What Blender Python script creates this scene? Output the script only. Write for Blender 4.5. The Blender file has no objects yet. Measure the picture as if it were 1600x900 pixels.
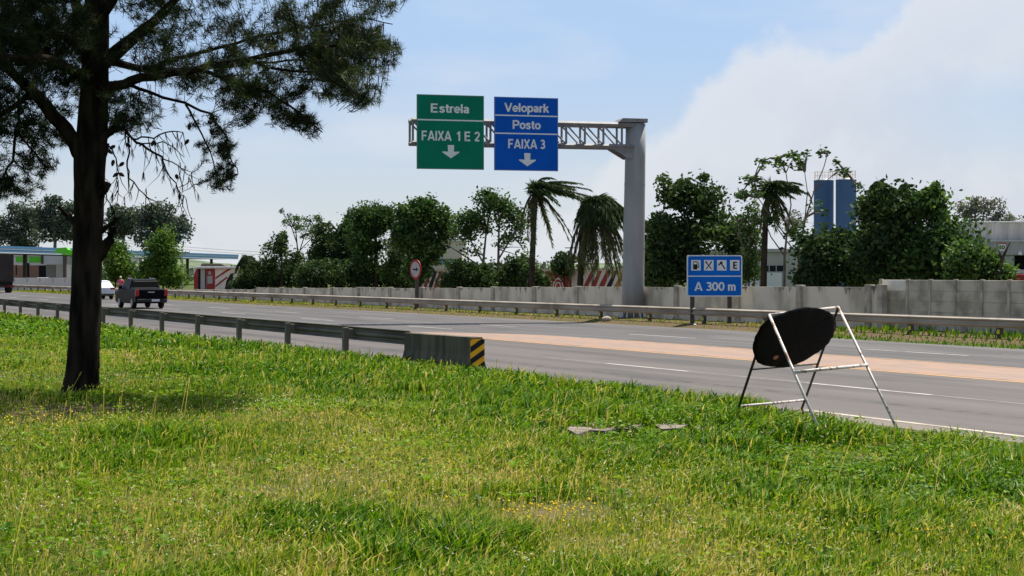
import bpy, bmesh, math, random
import numpy as np
from mathutils import Vector, Matrix

rng = np.random.default_rng(11)
random.seed(5)
SC = bpy.context.scene
COL = SC.collection
R = math.radians

# ------------------------------------------------------------------ camera, sky, sun, exposure
F_PX = 2500.0            # focal length in pixels of the 1600 px wide photograph
EYE = 2.05               # eye height above the road
PITCH = math.atan(23.0 / F_PX)
cam_d = bpy.data.cameras.new('camera')
cam = bpy.data.objects.new('camera', cam_d)
COL.objects.link(cam)
cam.location = (0, 0, EYE)
cam.rotation_euler = (math.pi / 2 - PITCH, 0, 0)
cam_d.sensor_width = 36.0
cam_d.lens = 36.0 * F_PX / 1600.0
cam_d.clip_start = 0.1
cam_d.clip_end = 9000
SC.camera = cam

SUN_EL, SUN_AZ = R(61), R(38)     # azimuth clockwise from +Y (towards +X)
sun_dir = Vector((math.cos(SUN_EL) * math.sin(SUN_AZ), math.cos(SUN_EL) * math.cos(SUN_AZ), math.sin(SUN_EL)))
sun_d = bpy.data.lights.new('sun', 'SUN')
sun_d.energy = 5.0
sun_d.angle = R(0.53)
sun_d.color = (1.0, 0.955, 0.87)
sun = bpy.data.objects.new('sun', sun_d)
COL.objects.link(sun)
sun.rotation_euler = sun_dir.to_track_quat('Z', 'Y').to_euler()
sun.location = (60, 20, 90)

W = bpy.data.worlds.new('World')
SC.world = W
W.use_nodes = True
SKY_STRENGTH = 0.060
SC.view_settings.view_transform = 'Standard'
SC.view_settings.look = 'None'
SC.view_settings.exposure = 0.80
SC.view_settings.gamma = 1.0
SC.view_settings.use_curve_mapping = False


class NT:
    """tiny node-tree helper"""
    def __init__(self, tree):
        self.t = tree
        tree.nodes.clear()

    def n(self, typ, **kw):
        nd = self.t.nodes.new(typ)
        for k, v in kw.items():
            if k.startswith('i_'):
                nd.inputs[k[2:].replace('_', ' ')].default_value = v
            else:
                setattr(nd, k, v)
        return nd

    def l(self, a, b):
        self.t.links.new(a, b)

    def math(self, op, a, b=None, c=None, clamp=False):
        m = self.t.nodes.new('ShaderNodeMath')
        m.operation = op
        m.use_clamp = clamp
        for i, v in enumerate((a, b, c)):
            if v is None:
                continue
            if isinstance(v, (int, float)):
                m.inputs[i].default_value = v
            else:
                self.l(v, m.inputs[i])
        return m.outputs[0]

    def smooth(self, x, e0, e1):
        m = self.t.nodes.new('ShaderNodeMapRange')
        m.interpolation_type = 'SMOOTHSTEP'
        for nm, v in (('Value', x), ('From Min', e0), ('From Max', e1)):
            if isinstance(v, (int, float)):
                m.inputs[nm].default_value = v
            else:
                self.l(v, m.inputs[nm])
        return m.outputs['Result']

    def ramp(self, fac, stops, interp='LINEAR'):
        r = self.t.nodes.new('ShaderNodeValToRGB')
        r.color_ramp.interpolation = interp
        els = r.color_ramp.elements
        while len(els) < len(stops):
            els.new(0.5)
        for e, (p, c) in zip(els, stops):
            e.position = p
            e.color = tuple(c) + (1,) if len(c) == 3 else c
        if fac is not None:
            self.l(fac, r.inputs[0])
        return r.outputs[0]

    def mix(self, fac, a, b, blend='MIX'):
        m = self.t.nodes.new('ShaderNodeMix')
        m.data_type = 'RGBA'
        m.blend_type = blend
        for idx, v in ((0, fac), (6, a), (7, b)):
            if isinstance(v, (int, float)):
                m.inputs[idx].default_value = v
            elif isinstance(v, (tuple, list)):
                m.inputs[idx].default_value = tuple(v) + (1,) if len(v) == 3 else v
            else:
                self.l(v, m.inputs[idx])
        return m.outputs[2]


def build_world():
    t = NT(W.node_tree)
    out = t.n('ShaderNodeOutputWorld')
    bg = t.n('ShaderNodeBackground')
    bg.inputs['Strength'].default_value = SKY_STRENGTH
    sky = t.n('ShaderNodeTexSky')
    sky.sky_type = 'NISHITA'
    sky.sun_disc = False
    sky.sun_elevation = SUN_EL
    sky.sun_rotation = SUN_AZ
    sky.altitude = 50
    sky.air_density = 1.0
    sky.dust_density = 1.6
    sky.ozone_density = 1.6
    tc = t.n('ShaderNodeTexCoord')
    sep = t.n('ShaderNodeSeparateXYZ')
    t.l(tc.outputs['Generated'], sep.inputs[0])
    az = t.math('ARCTAN2', sep.outputs[0], sep.outputs[1])         # clockwise from +Y
    el = t.math('ARCSINE', sep.outputs[2])
    # billowing noise that moves the edges of the cloud bank
    nz = t.n('ShaderNodeTexNoise')
    nz.inputs['Scale'].default_value = 19
    nz.inputs['Detail'].default_value = 10
    nz.inputs['Roughness'].default_value = 0.58
    t.l(tc.outputs['Generated'], nz.inputs['Vector'])
    nz2 = t.n('ShaderNodeTexNoise')
    nz2.inputs['Scale'].default_value = 7
    nz2.inputs['Detail'].default_value = 6
    mp = t.n('ShaderNodeMapping')
    mp.inputs['Scale'].default_value = (1, 1, 3.0)
    t.l(tc.outputs['Generated'], mp.inputs[0])
    t.l(mp.outputs[0], nz2.inputs['Vector'])
    wob = t.math('MULTIPLY', t.math('SUBTRACT', nz.outputs[0], 0.5), 0.075)
    # upper edge of the bank as a function of azimuth, lower veil below it
    azn = t.n('ShaderNodeMapRange')
    azn.inputs['From Min'].default_value = -0.10
    azn.inputs['From Max'].default_value = 0.50
    t.l(az, azn.inputs['Value'])
    def el_of(py):
        return (427 - py) / F_PX
    def azp(px):
        return (math.atan((px - 800) / F_PX) + 0.10) / 0.60
    edge_pts = [(0.0, 0.02), (azp(800), 0.03), (azp(900), el_of(290)), (azp(990), el_of(215)), (azp(1060), el_of(160)), (azp(1120), el_of(105)),
                (azp(1190), el_of(55)), (azp(1280), el_of(40)), (azp(1370), el_of(20)), (azp(1450), el_of(-25)), (azp(1620), el_of(-70)), (1.0, 0.16)]
    top = t.ramp(azn.outputs[0], [(p, (v * 4,) * 3) for p, v in edge_pts])
    top = t.math('DIVIDE', top, 4.0)
    d = t.math('ADD', t.math('SUBTRACT', top, el), wob)            # >0 inside the bank
    sharp = t.smooth(d, -0.003, 0.018)
    # underside opening to blue at the right
    open_ = t.math('MULTIPLY', t.smooth(az, 0.20, 0.31), t.math('MULTIPLY', t.smooth(el, 0.045, 0.085), t.math('SUBTRACT', 1.0, t.smooth(el, 0.098, 0.128))))
    open_ = t.math('MULTIPLY', open_, 0.75)
    bank = t.math('MULTIPLY', sharp, t.math('SUBTRACT', 1.0, open_))
    bank = t.math('MULTIPLY', bank, 0.80)
    # high thin cloud elsewhere
    wisps = t.math('MULTIPLY', t.smooth(nz2.outputs[0], 0.44, 0.72), 0.42)
    dens = t.math('MAXIMUM', bank, wisps)
    # lit top edge / greyer body
    body = t.smooth(d, 0.0, 0.07)
    ccol = t.mix(body, (7.6, 7.8, 8.2), (6.45, 6.8, 7.5))
    mott = t.mix(t.math('MULTIPLY', t.smooth(nz.outputs[0], 0.42, 0.62), 0.75), ccol, (7.35, 7.6, 8.05))
    hz = t.math('SUBTRACT', 1.0, t.smooth(el, -0.01, 0.16))
    low = t.mix(t.smooth(el, 0.01, 0.155), (6.55, 7.1, 7.45), (4.35, 6.1, 8.75))
    skyc = t.mix(t.math('MULTIPLY', t.math('SUBTRACT', 1.0, t.smooth(el, 0.16, 0.6)), 0.92), sky.outputs[0], low)
    fin = t.mix(dens, skyc, mott)
    t.l(fin, bg.inputs['Color'])
    t.l(bg.outputs[0], out.inputs['Surface'])


build_world()

# ------------------------------------------------------------------ projection helpers (photo pixel -> point of the place)
CP, SP = math.cos(PITCH), math.sin(PITCH)


def ray(x, y):
    u, v = (x - 800) / F_PX, -(y - 450) / F_PX
    return np.array([u, CP + v * SP, -SP + v * CP])


def P(x, y, depth):
    d = ray(x, y)
    return np.array([0, 0, EYE]) + d * (depth / d[1])


RA = math.atan(1305.0 / F_PX)               # the road runs at this angle to the view
CA, SA = math.cos(RA), math.sin(RA)


def T(D, x):
    """distance along the road of the point at lateral offset D that stands at photo column x"""
    u = (x - 800) / F_PX
    return D * (CA - u * SA) / (u * CA + SA)


def RD(D, t, z=0.0):
    return np.array([D * CA - t * SA, D * SA + t * CA, z])


def dep(D, x):
    p = RD(D, T(D, x))
    return p[1]


def vnoise(x, y, seed=0):
    x, y = np.asarray(x, float), np.asarray(y, float)
    xi, yi = np.floor(x).astype(np.int64), np.floor(y).astype(np.int64)
    fx, fy = x - xi, y - yi
    fx, fy = fx * fx * (3 - 2 * fx), fy * fy * (3 - 2 * fy)

    def h(a, b):
        v = (a * 374761393 + b * 668265263 + seed * 1442695041) & 0xffffffff
        v = ((v ^ (v >> 13)) * 1274126177) & 0xffffffff
        return ((v ^ (v >> 16)) & 0xffff) / 65535.0
    return (h(xi, yi) * (1 - fx) + h(xi + 1, yi) * fx) * (1 - fy) + (h(xi, yi + 1) * (1 - fx) + h(xi + 1, yi + 1) * fx) * fy


def fbm(x, y, seed=0, o=3):
    s, a, tot = 0, 1.0, 0
    for i in range(o):
        s = s + a * vnoise(np.asarray(x) * 2 ** i, np.asarray(y) * 2 ** i, seed + i)
        tot += a
        a *= 0.5
    return s / tot


def sstep(x, a, b):
    t_ = np.clip((np.asarray(x, float) - a) / (b - a), 0, 1)
    return t_ * t_ * (3 - 2 * t_)


def gz_dt(D, t):
    """ground height in road coordinates"""
    D, t = np.asarray(D, float), np.asarray(t, float)
    near = 0.10 * (1 - sstep(D, 13.6, 14.7)) + 0.35 * (1 - sstep(D, 4.0, 13.4)) - 0.02
    near = near + (fbm(D * 0.45, t * 0.45, 3) - 0.5) * 0.14 * (1 - sstep(D, 11.5, 14.0))
    far = -0.02 + 0.12 * sstep(D, 33.5, 34.7)
    return np.where(D < 20, near, far)


def gz(x, y):
    return gz_dt(x * CA + y * SA, -x * SA + y * CA)


def G(x, y, off=0.0):
    """ground point seen at photo pixel (x, y)"""
    z = 0.2
    for _ in range(12):
        d = ray(x, y)
        s = (z - EYE) / d[2]
        p = np.array([0, 0, EYE]) + d * s
        z = float(gz(p[0], p[1])) + off
    p[2] = z
    return p


# ------------------------------------------------------------------ materials
MAT = {}


def principled(name, col, rough=0.7, metal=0.0, col2=None, scale=4.0, bump=0.0, bscale=40.0, detail=5, lo=0.35, hi=0.68, spec=0.22, stretch=None, coat=0.0):
    m = bpy.data.materials.new(name)
    m.use_nodes = True
    t = NT(m.node_tree)
    out = t.n('ShaderNodeOutputMaterial')
    b = t.n('ShaderNodeBsdfPrincipled')
    b.inputs['Roughness'].default_value = rough
    b.inputs['Metallic'].default_value = metal
    b.inputs['Specular IOR Level'].default_value = spec
    b.inputs['Coat Weight'].default_value = coat
    t.l(b.outputs[0], out.inputs[0])
    tc = t.n('ShaderNodeTexCoord')
    vec = tc.outputs['Object']
    if stretch:
        mp = t.n('ShaderNodeMapping')
        mp.inputs['Scale'].default_value = stretch
        t.l(vec, mp.inputs[0])
        vec = mp.outputs[0]
    if col2 is None:
        col2 = tuple(c * 0.82 for c in col)
    nz = t.n('ShaderNodeTexNoise')
    nz.inputs['Scale'].default_value = scale
    nz.inputs['Detail'].default_value = detail
    t.l(vec, nz.inputs['Vector'])
    t.l(t.mix(t.smooth(nz.outputs[0], lo, hi), col, col2), b.inputs['Base Color'])
    if bump:
        n2 = t.n('ShaderNodeTexNoise')
        n2.inputs['Scale'].default_value = bscale
        n2.inputs['Detail'].default_value = 4
        t.l(vec, n2.inputs['Vector'])
        bp = t.n('ShaderNodeBump')
        bp.inputs['Strength'].default_value = bump
        bp.inputs['Distance'].default_value = 0.03
        t.l(n2.outputs[0], bp.inputs['Height'])
        t.l(bp.outputs[0], b.inputs['Normal'])
    MAT[name] = m
    return m


def leafmat(name, stops, trans=0.3, rough=0.6, spec=0.12):
    """foliage whose leaves take their own green from the per-leaf attribute 'tint'"""
    m = bpy.data.materials.new(name)
    m.use_nodes = True
    t = NT(m.node_tree)
    out = t.n('ShaderNodeOutputMaterial')
    at = t.n('ShaderNodeAttribute')
    at.attribute_name = 'tint'
    c = t.ramp(at.outputs['Fac'], stops)
    b = t.n('ShaderNodeBsdfPrincipled')
    b.inputs['Roughness'].default_value = rough
    b.inputs['Specular IOR Level'].default_value = spec
    t.l(c, b.inputs['Base Color'])
    tr = t.n('ShaderNodeBsdfTranslucent')
    t.l(t.mix(1.0, c, (1.0, 1.0, 0.55), 'MULTIPLY'), tr.inputs['Color'])
    mx = t.n('ShaderNodeMixShader')
    mx.inputs[0].default_value = trans
    t.l(b.outputs[0], mx.inputs[1])
    t.l(tr.outputs[0], mx.inputs[2])
    t.l(mx.outputs[0], out.inputs[0])
    MAT[name] = m
    return m


def road_material():
    m = bpy.data.materials.new('asphalt')
    m.use_nodes = True
    t = NT(m.node_tree)
    out = t.n('ShaderNodeOutputMaterial')
    b = t.n('ShaderNodeBsdfPrincipled')
    b.inputs['Roughness'].default_value = 0.82
    b.inputs['Specular IOR Level'].default_value = 0.35
    t.l(b.outputs[0], out.inputs[0])
    tc = t.n('ShaderNodeTexCoord')
    sep = t.n('ShaderNodeSeparateXYZ')
    t.l(tc.outputs['Object'], sep.inputs[0])
    # long streaks along the traffic direction (local Y)
    mp = t.n('ShaderNodeMapping')
    mp.inputs['Scale'].default_value = (1.5, 0.035, 1)
    t.l(tc.outputs['Object'], mp.inputs[0])
    n1 = t.n('ShaderNodeTexNoise')
    n1.inputs['Scale'].default_value = 1.0
    n1.inputs['Detail'].default_value = 5
    t.l(mp.outputs[0], n1.inputs['Vector'])
    base_near = t.mix(t.smooth(n1.outputs[0], 0.3, 0.7), (0.150, 0.134, 0.128), (0.205, 0.186, 0.176))
    base_far = t.mix(t.smooth(n1.outputs[0], 0.33, 0.62), (0.088, 0.086, 0.092), (0.185, 0.180, 0.182))
    side = t.smooth(sep.outputs[0], 21.5, 25.5)
    left = t.smooth(sep.outputs[1], 44.0, 60.0)
    side = t.math('MAXIMUM', side, t.math('MULTIPLY', left, t.smooth(sep.outputs[0], 16.0, 19.0)))
    c = t.mix(side, base_near, base_far)
    # shoulder: paler, gritty
    c = t.mix(t.math('SUBTRACT', 1.0, t.smooth(sep.outputs[0], 14.7, 15.3)), c, (0.30, 0.265, 0.225))
    c = t.mix(t.math('MULTIPLY', t.smooth(sep.outputs[0], 32.4, 33.5), 0.6), c, (0.23, 0.205, 0.175))
    # patches
    n2 = t.n('ShaderNodeTexNoise')
    n2.inputs['Scale'].default_value = 0.35
    n2.inputs['Detail'].default_value = 6
    mp2 = t.n('ShaderNodeMapping')
    mp2.inputs['Scale'].default_value = (1.6, 0.4, 1)
    t.l(tc.outputs['Object'], mp2.inputs[0])
    t.l(mp2.outputs[0], n2.inputs['Vector'])
    c = t.mix(t.math('MULTIPLY', t.smooth(n2.outputs[0], 0.50, 0.64), 0.55), c, (0.075, 0.072, 0.074))
    # darker oily middle of each lane, paler polished wheel tracks
    for cx_, hw_, k_ in ((16.85, 0.55, 0.30), (20.7, 0.6, 0.34), (27.1, 0.5, 0.36), (30.3, 0.5, 0.36)):
        bnd = t.math('SUBTRACT', 1.0, t.smooth(t.math('ABSOLUTE', t.math('SUBTRACT', sep.outputs[0], cx_)), hw_ * 0.3, hw_))
        c = t.mix(t.math('MULTIPLY', bnd, t.math('MULTIPLY', t.smooth(n1.outputs[0], 0.3, 0.6), k_)), c, (0.065, 0.062, 0.062))
    # a worn crack running along the first lane
    n3 = t.n('ShaderNodeTexNoise')
    n3.inputs['Scale'].default_value = 0.5
    n3.inputs['Detail'].default_value = 8
    n3.inputs['Roughness'].default_value = 0.7
    t.l(tc.outputs['Object'], n3.inputs['Vector'])
    wob = t.math('MULTIPLY', t.math('SUBTRACT', n3.outputs[0], 0.5), 0.9)
    dist = t.math('ABSOLUTE', t.math('SUBTRACT', t.math('ADD', sep.outputs[0], wob), 16.9))
    crack = t.math('SUBTRACT', 1.0, t.smooth(dist, 0.03, 0.12))
    n4 = t.n('ShaderNodeTexNoise')
    n4.inputs['Scale'].default_value = 2.2
    n4.inputs['Detail'].default_value = 4
    t.l(tc.outputs['Object'], n4.inputs['Vector'])
    crack = t.math('MULTIPLY', crack, t.math('MULTIPLY', t.smooth(n4.outputs[0], 0.44, 0.56), 0.85))
    c = t.mix(crack, c, (0.05, 0.048, 0.048))
    # grain
    n5 = t.n('ShaderNodeTexNoise')
    n5.inputs['Scale'].default_value = 45
    n5.inputs['Detail'].default_value = 3
    t.l(tc.outputs['Object'], n5.inputs['Vector'])
    c = t.mix(0.5, c, t.mix(t.smooth(n5.outputs[0], 0.3, 0.7), (0.55, 0.55, 0.55), (1.0, 1.0, 1.0)), 'MULTIPLY')
    c = t.mix(1.0, c, (0.52, 0.49, 0.475), 'MULTIPLY')
    t.l(c, b.inputs['Base Color'])
    bp = t.n('ShaderNodeBump')
    bp.inputs['Strength'].default_value = 0.25
    bp.inputs['Distance'].default_value = 0.01
    t.l(n5.outputs[0], bp.inputs['Height'])
    t.l(bp.outputs[0], b.inputs['Normal'])
    MAT['asphalt'] = m


def worn_paint(name, col, under, wear=0.5, edges=None):
    m = bpy.data.materials.new(name)
    m.use_nodes = True
    t = NT(m.node_tree)
    out = t.n('ShaderNodeOutputMaterial')
    b = t.n('ShaderNodeBsdfPrincipled')
    b.inputs['Roughness'].default_value = 0.8
    t.l(b.outputs[0], out.inputs[0])
    tc = t.n('ShaderNodeTexCoord')
    mp = t.n('ShaderNodeMapping')
    mp.inputs['Scale'].default_value = (2.5, 0.5, 1)
    t.l(tc.outputs['Object'], mp.inputs[0])
    n1 = t.n('ShaderNodeTexNoise')
    n1.inputs['Scale'].default_value = 2.0
    n1.inputs['Detail'].default_value = 8
    n1.inputs['Roughness'].default_value = 0.65
    t.l(mp.outputs[0], n1.inputs['Vector'])
    c = t.mix(t.smooth(n1.outputs[0], wear, wear + 0.22), col, under)
    if edges:
        sep = t.n('ShaderNodeSeparateXYZ')
        t.l(tc.outputs['Object'], sep.inputs[0])
        e = t.math('MINIMUM', t.math('SUBTRACT', sep.outputs[0], edges[0]), t.math('SUBTRACT', edges[1], sep.outputs[0]))
        n2 = t.n('ShaderNodeTexNoise')
        n2.inputs['Scale'].default_value = 1.1
        n2.inputs['Detail'].default_value = 9
        n2.inputs['Roughness'].default_value = 0.7
        t.l(tc.outputs['Object'], n2.inputs['Vector'])
        gone = t.smooth(t.math('SUBTRACT', t.math('MULTIPLY', n2.outputs[0], 1.0), t.math('MULTIPLY', e, 0.55)), 0.42, 0.50)
        c = t.mix(gone, c, (0.11, 0.10, 0.095))
        # two faint wheel tracks where tyres cross the strip
        tr = t.math('SUBTRACT', 1.0, t.smooth(t.math('ABSOLUTE', t.math('SUBTRACT', sep.outputs[0], edges[0] + 1.2)), 0.1, 0.6))
        c = t.mix(t.math('MULTIPLY', tr, 0.22), c, (0.12, 0.11, 0.105))
    t.l(c, b.inputs['Base Color'])
    MAT[name] = m


road_material()
worn_paint('white_line', (0.34, 0.325, 0.295), (0.12, 0.11, 0.104), 0.47)
worn_paint('faded_line', (0.20, 0.19, 0.18), (0.10, 0.094, 0.09), 0.38)
worn_paint('edge_paint', (0.42, 0.36, 0.28), (0.2, 0.17, 0.14), 0.44)
worn_paint('red_median', (0.25, 0.150, 0.098), (0.185, 0.125, 0.095), 0.42, (22.5, 25.6))
worn_paint('yellow_line', (0.50, 0.27, 0.085), (0.28, 0.18, 0.11), 0.48)
principled('concrete', (0.15, 0.13, 0.098), 0.92, col2=(0.075, 0.066, 0.05), scale=1.3, bump=0.3, bscale=25, stretch=(1, 3, 0.35))
principled('wall_panel', (0.74, 0.675, 0.54), 0.92, col2=(0.44, 0.40, 0.31), scale=1.1, bump=0.2, bscale=14, detail=8, lo=0.40, hi=0.70, stretch=(1, 1, 0.5))
principled('wall_stain', (0.33, 0.30, 0.24), 0.95)
principled('wall_post', (0.52, 0.475, 0.385), 0.92, col2=(0.28, 0.255, 0.205), scale=2.0)
principled('slab', (0.54, 0.495, 0.395), 0.92, col2=(0.30, 0.275, 0.215), scale=1.6, bump=0.2, bscale=18, detail=8)
principled('slab_pale', (0.80, 0.76, 0.66), 0.92, col2=(0.72, 0.68, 0.58), scale=2)
principled('galvanised', (0.46, 0.40, 0.325), 0.6, 0.1, col2=(0.30, 0.245, 0.185), scale=1.6, stretch=(1, 0.25, 1))
principled('galvanised_dirty', (0.17, 0.15, 0.12), 0.65, 0.1, col2=(0.10, 0.085, 0.066), scale=2.2, stretch=(1, 0.3, 1))
principled('post_steel', (0.10, 0.085, 0.07), 0.8)
principled('pole_steel', (0.345, 0.342, 0.335), 0.55, 0.15, col2=(0.25, 0.248, 0.243), scale=1.4, lo=0.3, hi=0.7, stretch=(1, 1, 0.22))
principled('truss_steel', (0.27, 0.26, 0.265), 0.6, col2=(0.20, 0.195, 0.20), scale=3)
principled('sign_green', (0.0, 0.195, 0.112), 0.5, col2=(0.0, 0.172, 0.098), scale=0.8, spec=0.1)
principled('sign_blue', (0.0, 0.100, 0.52), 0.5, col2=(0.0, 0.088, 0.46), scale=0.8, spec=0.1)
principled('sign_blue_light', (0.003, 0.150, 0.60), 0.5, col2=(0.002, 0.132, 0.54), scale=0.8, spec=0.1)
principled('sign_white', (0.78, 0.79, 0.78), 0.5, col2=(0.70, 0.71, 0.70))
principled('sign_dull', (0.50, 0.47, 0.44), 0.6)
principled('sign_grey_back', (0.3, 0.3, 0.31), 0.5, 0.3)
principled('black', (0.012, 0.012, 0.013), 0.6)
principled('plastic_black', (0.0045, 0.0045, 0.005), 0.8, spec=0.04, bump=0.25, bscale=8)
principled('sign_red', (0.42, 0.02, 0.02), 0.5)
principled('orange', (0.8, 0.28, 0.03), 0.55, col2=(0.7, 0.22, 0.03))
principled('orange_patch', (0.42, 0.12, 0.05), 0.6)
principled('amber', (0.95, 0.46, 0.012), 0.5, col2=(0.85, 0.38, 0.012), scale=6)
principled('reflector_yellow', (0.8, 0.72, 0.05), 0.35)
principled('frame_white', (0.50, 0.465, 0.43), 0.5, 0.1, col2=(0.16, 0.09, 0.055), scale=9, lo=0.52, hi=0.66)
principled('frame_dark', (0.028, 0.026, 0.026), 0.6, col2=(0.05, 0.035, 0.028), scale=9)
principled('bark_pine', (0.032, 0.024, 0.018), 0.97, col2=(0.007, 0.0055, 0.005), scale=7, bump=1.0, bscale=9, stretch=(1, 1, 0.22), spec=0.05)
principled('bark', (0.060, 0.048, 0.036), 0.95, col2=(0.03, 0.025, 0.02), scale=5, bump=0.5, bscale=8, stretch=(1, 1, 0.3), spec=0.1)
principled('bark_pale', (0.20, 0.175, 0.14), 0.95, col2=(0.10, 0.085, 0.07), scale=5, stretch=(1, 1, 0.3))
principled('cone_brown', (0.03, 0.021, 0.016), 0.9)
principled('silo_blue', (0.075, 0.145, 0.29), 0.55, col2=(0.055, 0.11, 0.23), scale=0.6, stretch=(1, 1, 0.3))
principled('silo_seam', (0.45, 0.47, 0.5), 0.5)
principled('rust_rail', (0.5, 0.26, 0.12), 0.7)
principled('cream_wall', (0.62, 0.54, 0.44), 0.9, col2=(0.52, 0.45, 0.36), scale=0.4)
principled('white_wall', (0.74, 0.73, 0.70), 0.9, col2=(0.64, 0.63, 0.6), scale=0.5)
principled('grey_wall', (0.42, 0.41, 0.39), 0.9, col2=(0.34, 0.33, 0.31), scale=0.5)
principled('beige_wall', (0.5, 0.46, 0.4), 0.9)
principled('blue_band', (0.035, 0.085, 0.24), 0.6)
principled('mural_red', (0.36, 0.055, 0.05), 0.85, col2=(0.27, 0.04, 0.04), scale=2)
principled('mural_white', (0.78, 0.70, 0.62), 0.85, col2=(0.68, 0.6, 0.52), scale=2)
principled('mural_dark', (0.03, 0.028, 0.03), 0.85)
principled('mural_gold', (0.45, 0.22, 0.06), 0.85)
principled('corrugated', (0.44, 0.43, 0.42), 0.6, 0.15, col2=(0.33, 0.315, 0.30), scale=1.2, stretch=(1, 1, 0.15))
principled('roof_edge', (0.75, 0.75, 0.74), 0.6)
principled('opening_dark', (0.012, 0.013, 0.018), 0.8)
principled('canopy_blue', (0.05, 0.15, 0.28), 0.5, col2=(0.04, 0.12, 0.24))
principled('canopy_pale', (0.50, 0.58, 0.66), 0.5)
principled('canopy_green', (0.14, 0.62, 0.04), 0.5, col2=(0.11, 0.52, 0.03))
principled('brown_wall', (0.32, 0.19, 0.13), 0.9)
principled('car_black', (0.003, 0.0035, 0.005), 0.45, spec=0.06)
principled('car_grey', (0.02, 0.02, 0.022), 0.45, spec=0.25)
principled('car_white', (0.78, 0.79, 0.80), 0.3, coat=0.5)
principled('car_glass', (0.003, 0.004, 0.005), 0.25, spec=0.12)
principled('tyre', (0.016, 0.016, 0.016), 0.9)
principled('rim', (0.35, 0.35, 0.36), 0.35, 0.7)
principled('tail_light', (0.38, 0.025, 0.03), 0.25)
principled('plate', (0.72, 0.72, 0.72), 0.5)
principled('chrome', (0.5, 0.5, 0.52), 0.25, 0.9)
principled('truck_body', (0.055, 0.040, 0.035), 0.7, col2=(0.035, 0.028, 0.026), scale=0.8)
principled('truck_red', (0.09, 0.02, 0.016), 0.6)
principled('skin', (0.40, 0.23, 0.16), 0.6)
principled('pink_cloth', (0.72, 0.10, 0.22), 0.85)
principled('maroon_cloth', (0.32, 0.075, 0.085), 0.85)
principled('dark_cloth', (0.02, 0.02, 0.026), 0.9)
principled('cap_yellow', (0.75, 0.68, 0.38), 0.7)
principled('hair', (0.015, 0.012, 0.01), 0.7)
principled('wire', (0.10, 0.10, 0.11), 0.7)
principled('lamp_white', (0.85, 0.85, 0.83), 0.3)
principled('stone', (0.42, 0.35, 0.29), 0.9, col2=(0.3, 0.24, 0.2), scale=6)
principled('litter_white', (0.8, 0.8, 0.78), 0.8)
principled('path_stone', (0.22, 0.185, 0.15), 0.95, col2=(0.12, 0.10, 0.08), scale=4, bump=0.5, bscale=30, detail=8)
principled('hill_green', (0.13, 0.17, 0.085), 0.95, col2=(0.07, 0.10, 0.055), scale=0.06, detail=8, lo=0.4, hi=0.6)

GREENS = [(0.0, (0.010, 0.022, 0.009)), (0.5, (0.026, 0.052, 0.017)), (1.0, (0.075, 0.125, 0.034))]
leafmat('leaf_dark', [(0.0, (0.013, 0.030, 0.012)), (0.5, (0.034, 0.068, 0.024)), (1.0, (0.098, 0.16, 0.046))], 0.30)
leafmat('leaf_mid', [(0.0, (0.020, 0.046, 0.016)), (0.5, (0.050, 0.105, 0.030)), (1.0, (0.125, 0.21, 0.052))], 0.36)
leafmat('leaf_bright', [(0.0, (0.035, 0.08, 0.016)), (0.5, (0.08, 0.16, 0.026)), (1.0, (0.17, 0.27, 0.05))], 0.38)
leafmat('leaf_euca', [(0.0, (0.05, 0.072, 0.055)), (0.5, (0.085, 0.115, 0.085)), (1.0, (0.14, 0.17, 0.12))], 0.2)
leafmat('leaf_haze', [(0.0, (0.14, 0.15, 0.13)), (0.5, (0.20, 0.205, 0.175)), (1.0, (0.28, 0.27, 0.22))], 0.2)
leafmat('needles', [(0.0, (0.009, 0.015, 0.008)), (0.55, (0.027, 0.043, 0.018)), (1.0, (0.125, 0.155, 0.052))], 0.3, 0.5, 0.1)
leafmat('palm_leaf', [(0.0, (0.018, 0.036, 0.012)), (0.5, (0.046, 0.080, 0.026)), (1.0, (0.13, 0.125, 0.062))], 0.3)
leafmat('grass_blade', [(0.0, (0.020, 0.066, 0.004)), (0.25, (0.066, 0.170, 0.006)), (0.48, (0.148, 0.275, 0.010)), (0.70, (0.32, 0.355, 0.030)), (0.86, (0.50, 0.42, 0.13)), (1.0, (0.66, 0.50, 0.25))], 0.42, 0.55, 0.15)
leafmat('petal_white', [(0.0, (0.55, 0.52, 0.38)), (1.0, (0.80, 0.78, 0.66))], 0.25)
leafmat('petal_yellow', [(0.0, (0.70, 0.48, 0.02)), (1.0, (0.80, 0.62, 0.05))], 0.2)


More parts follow.
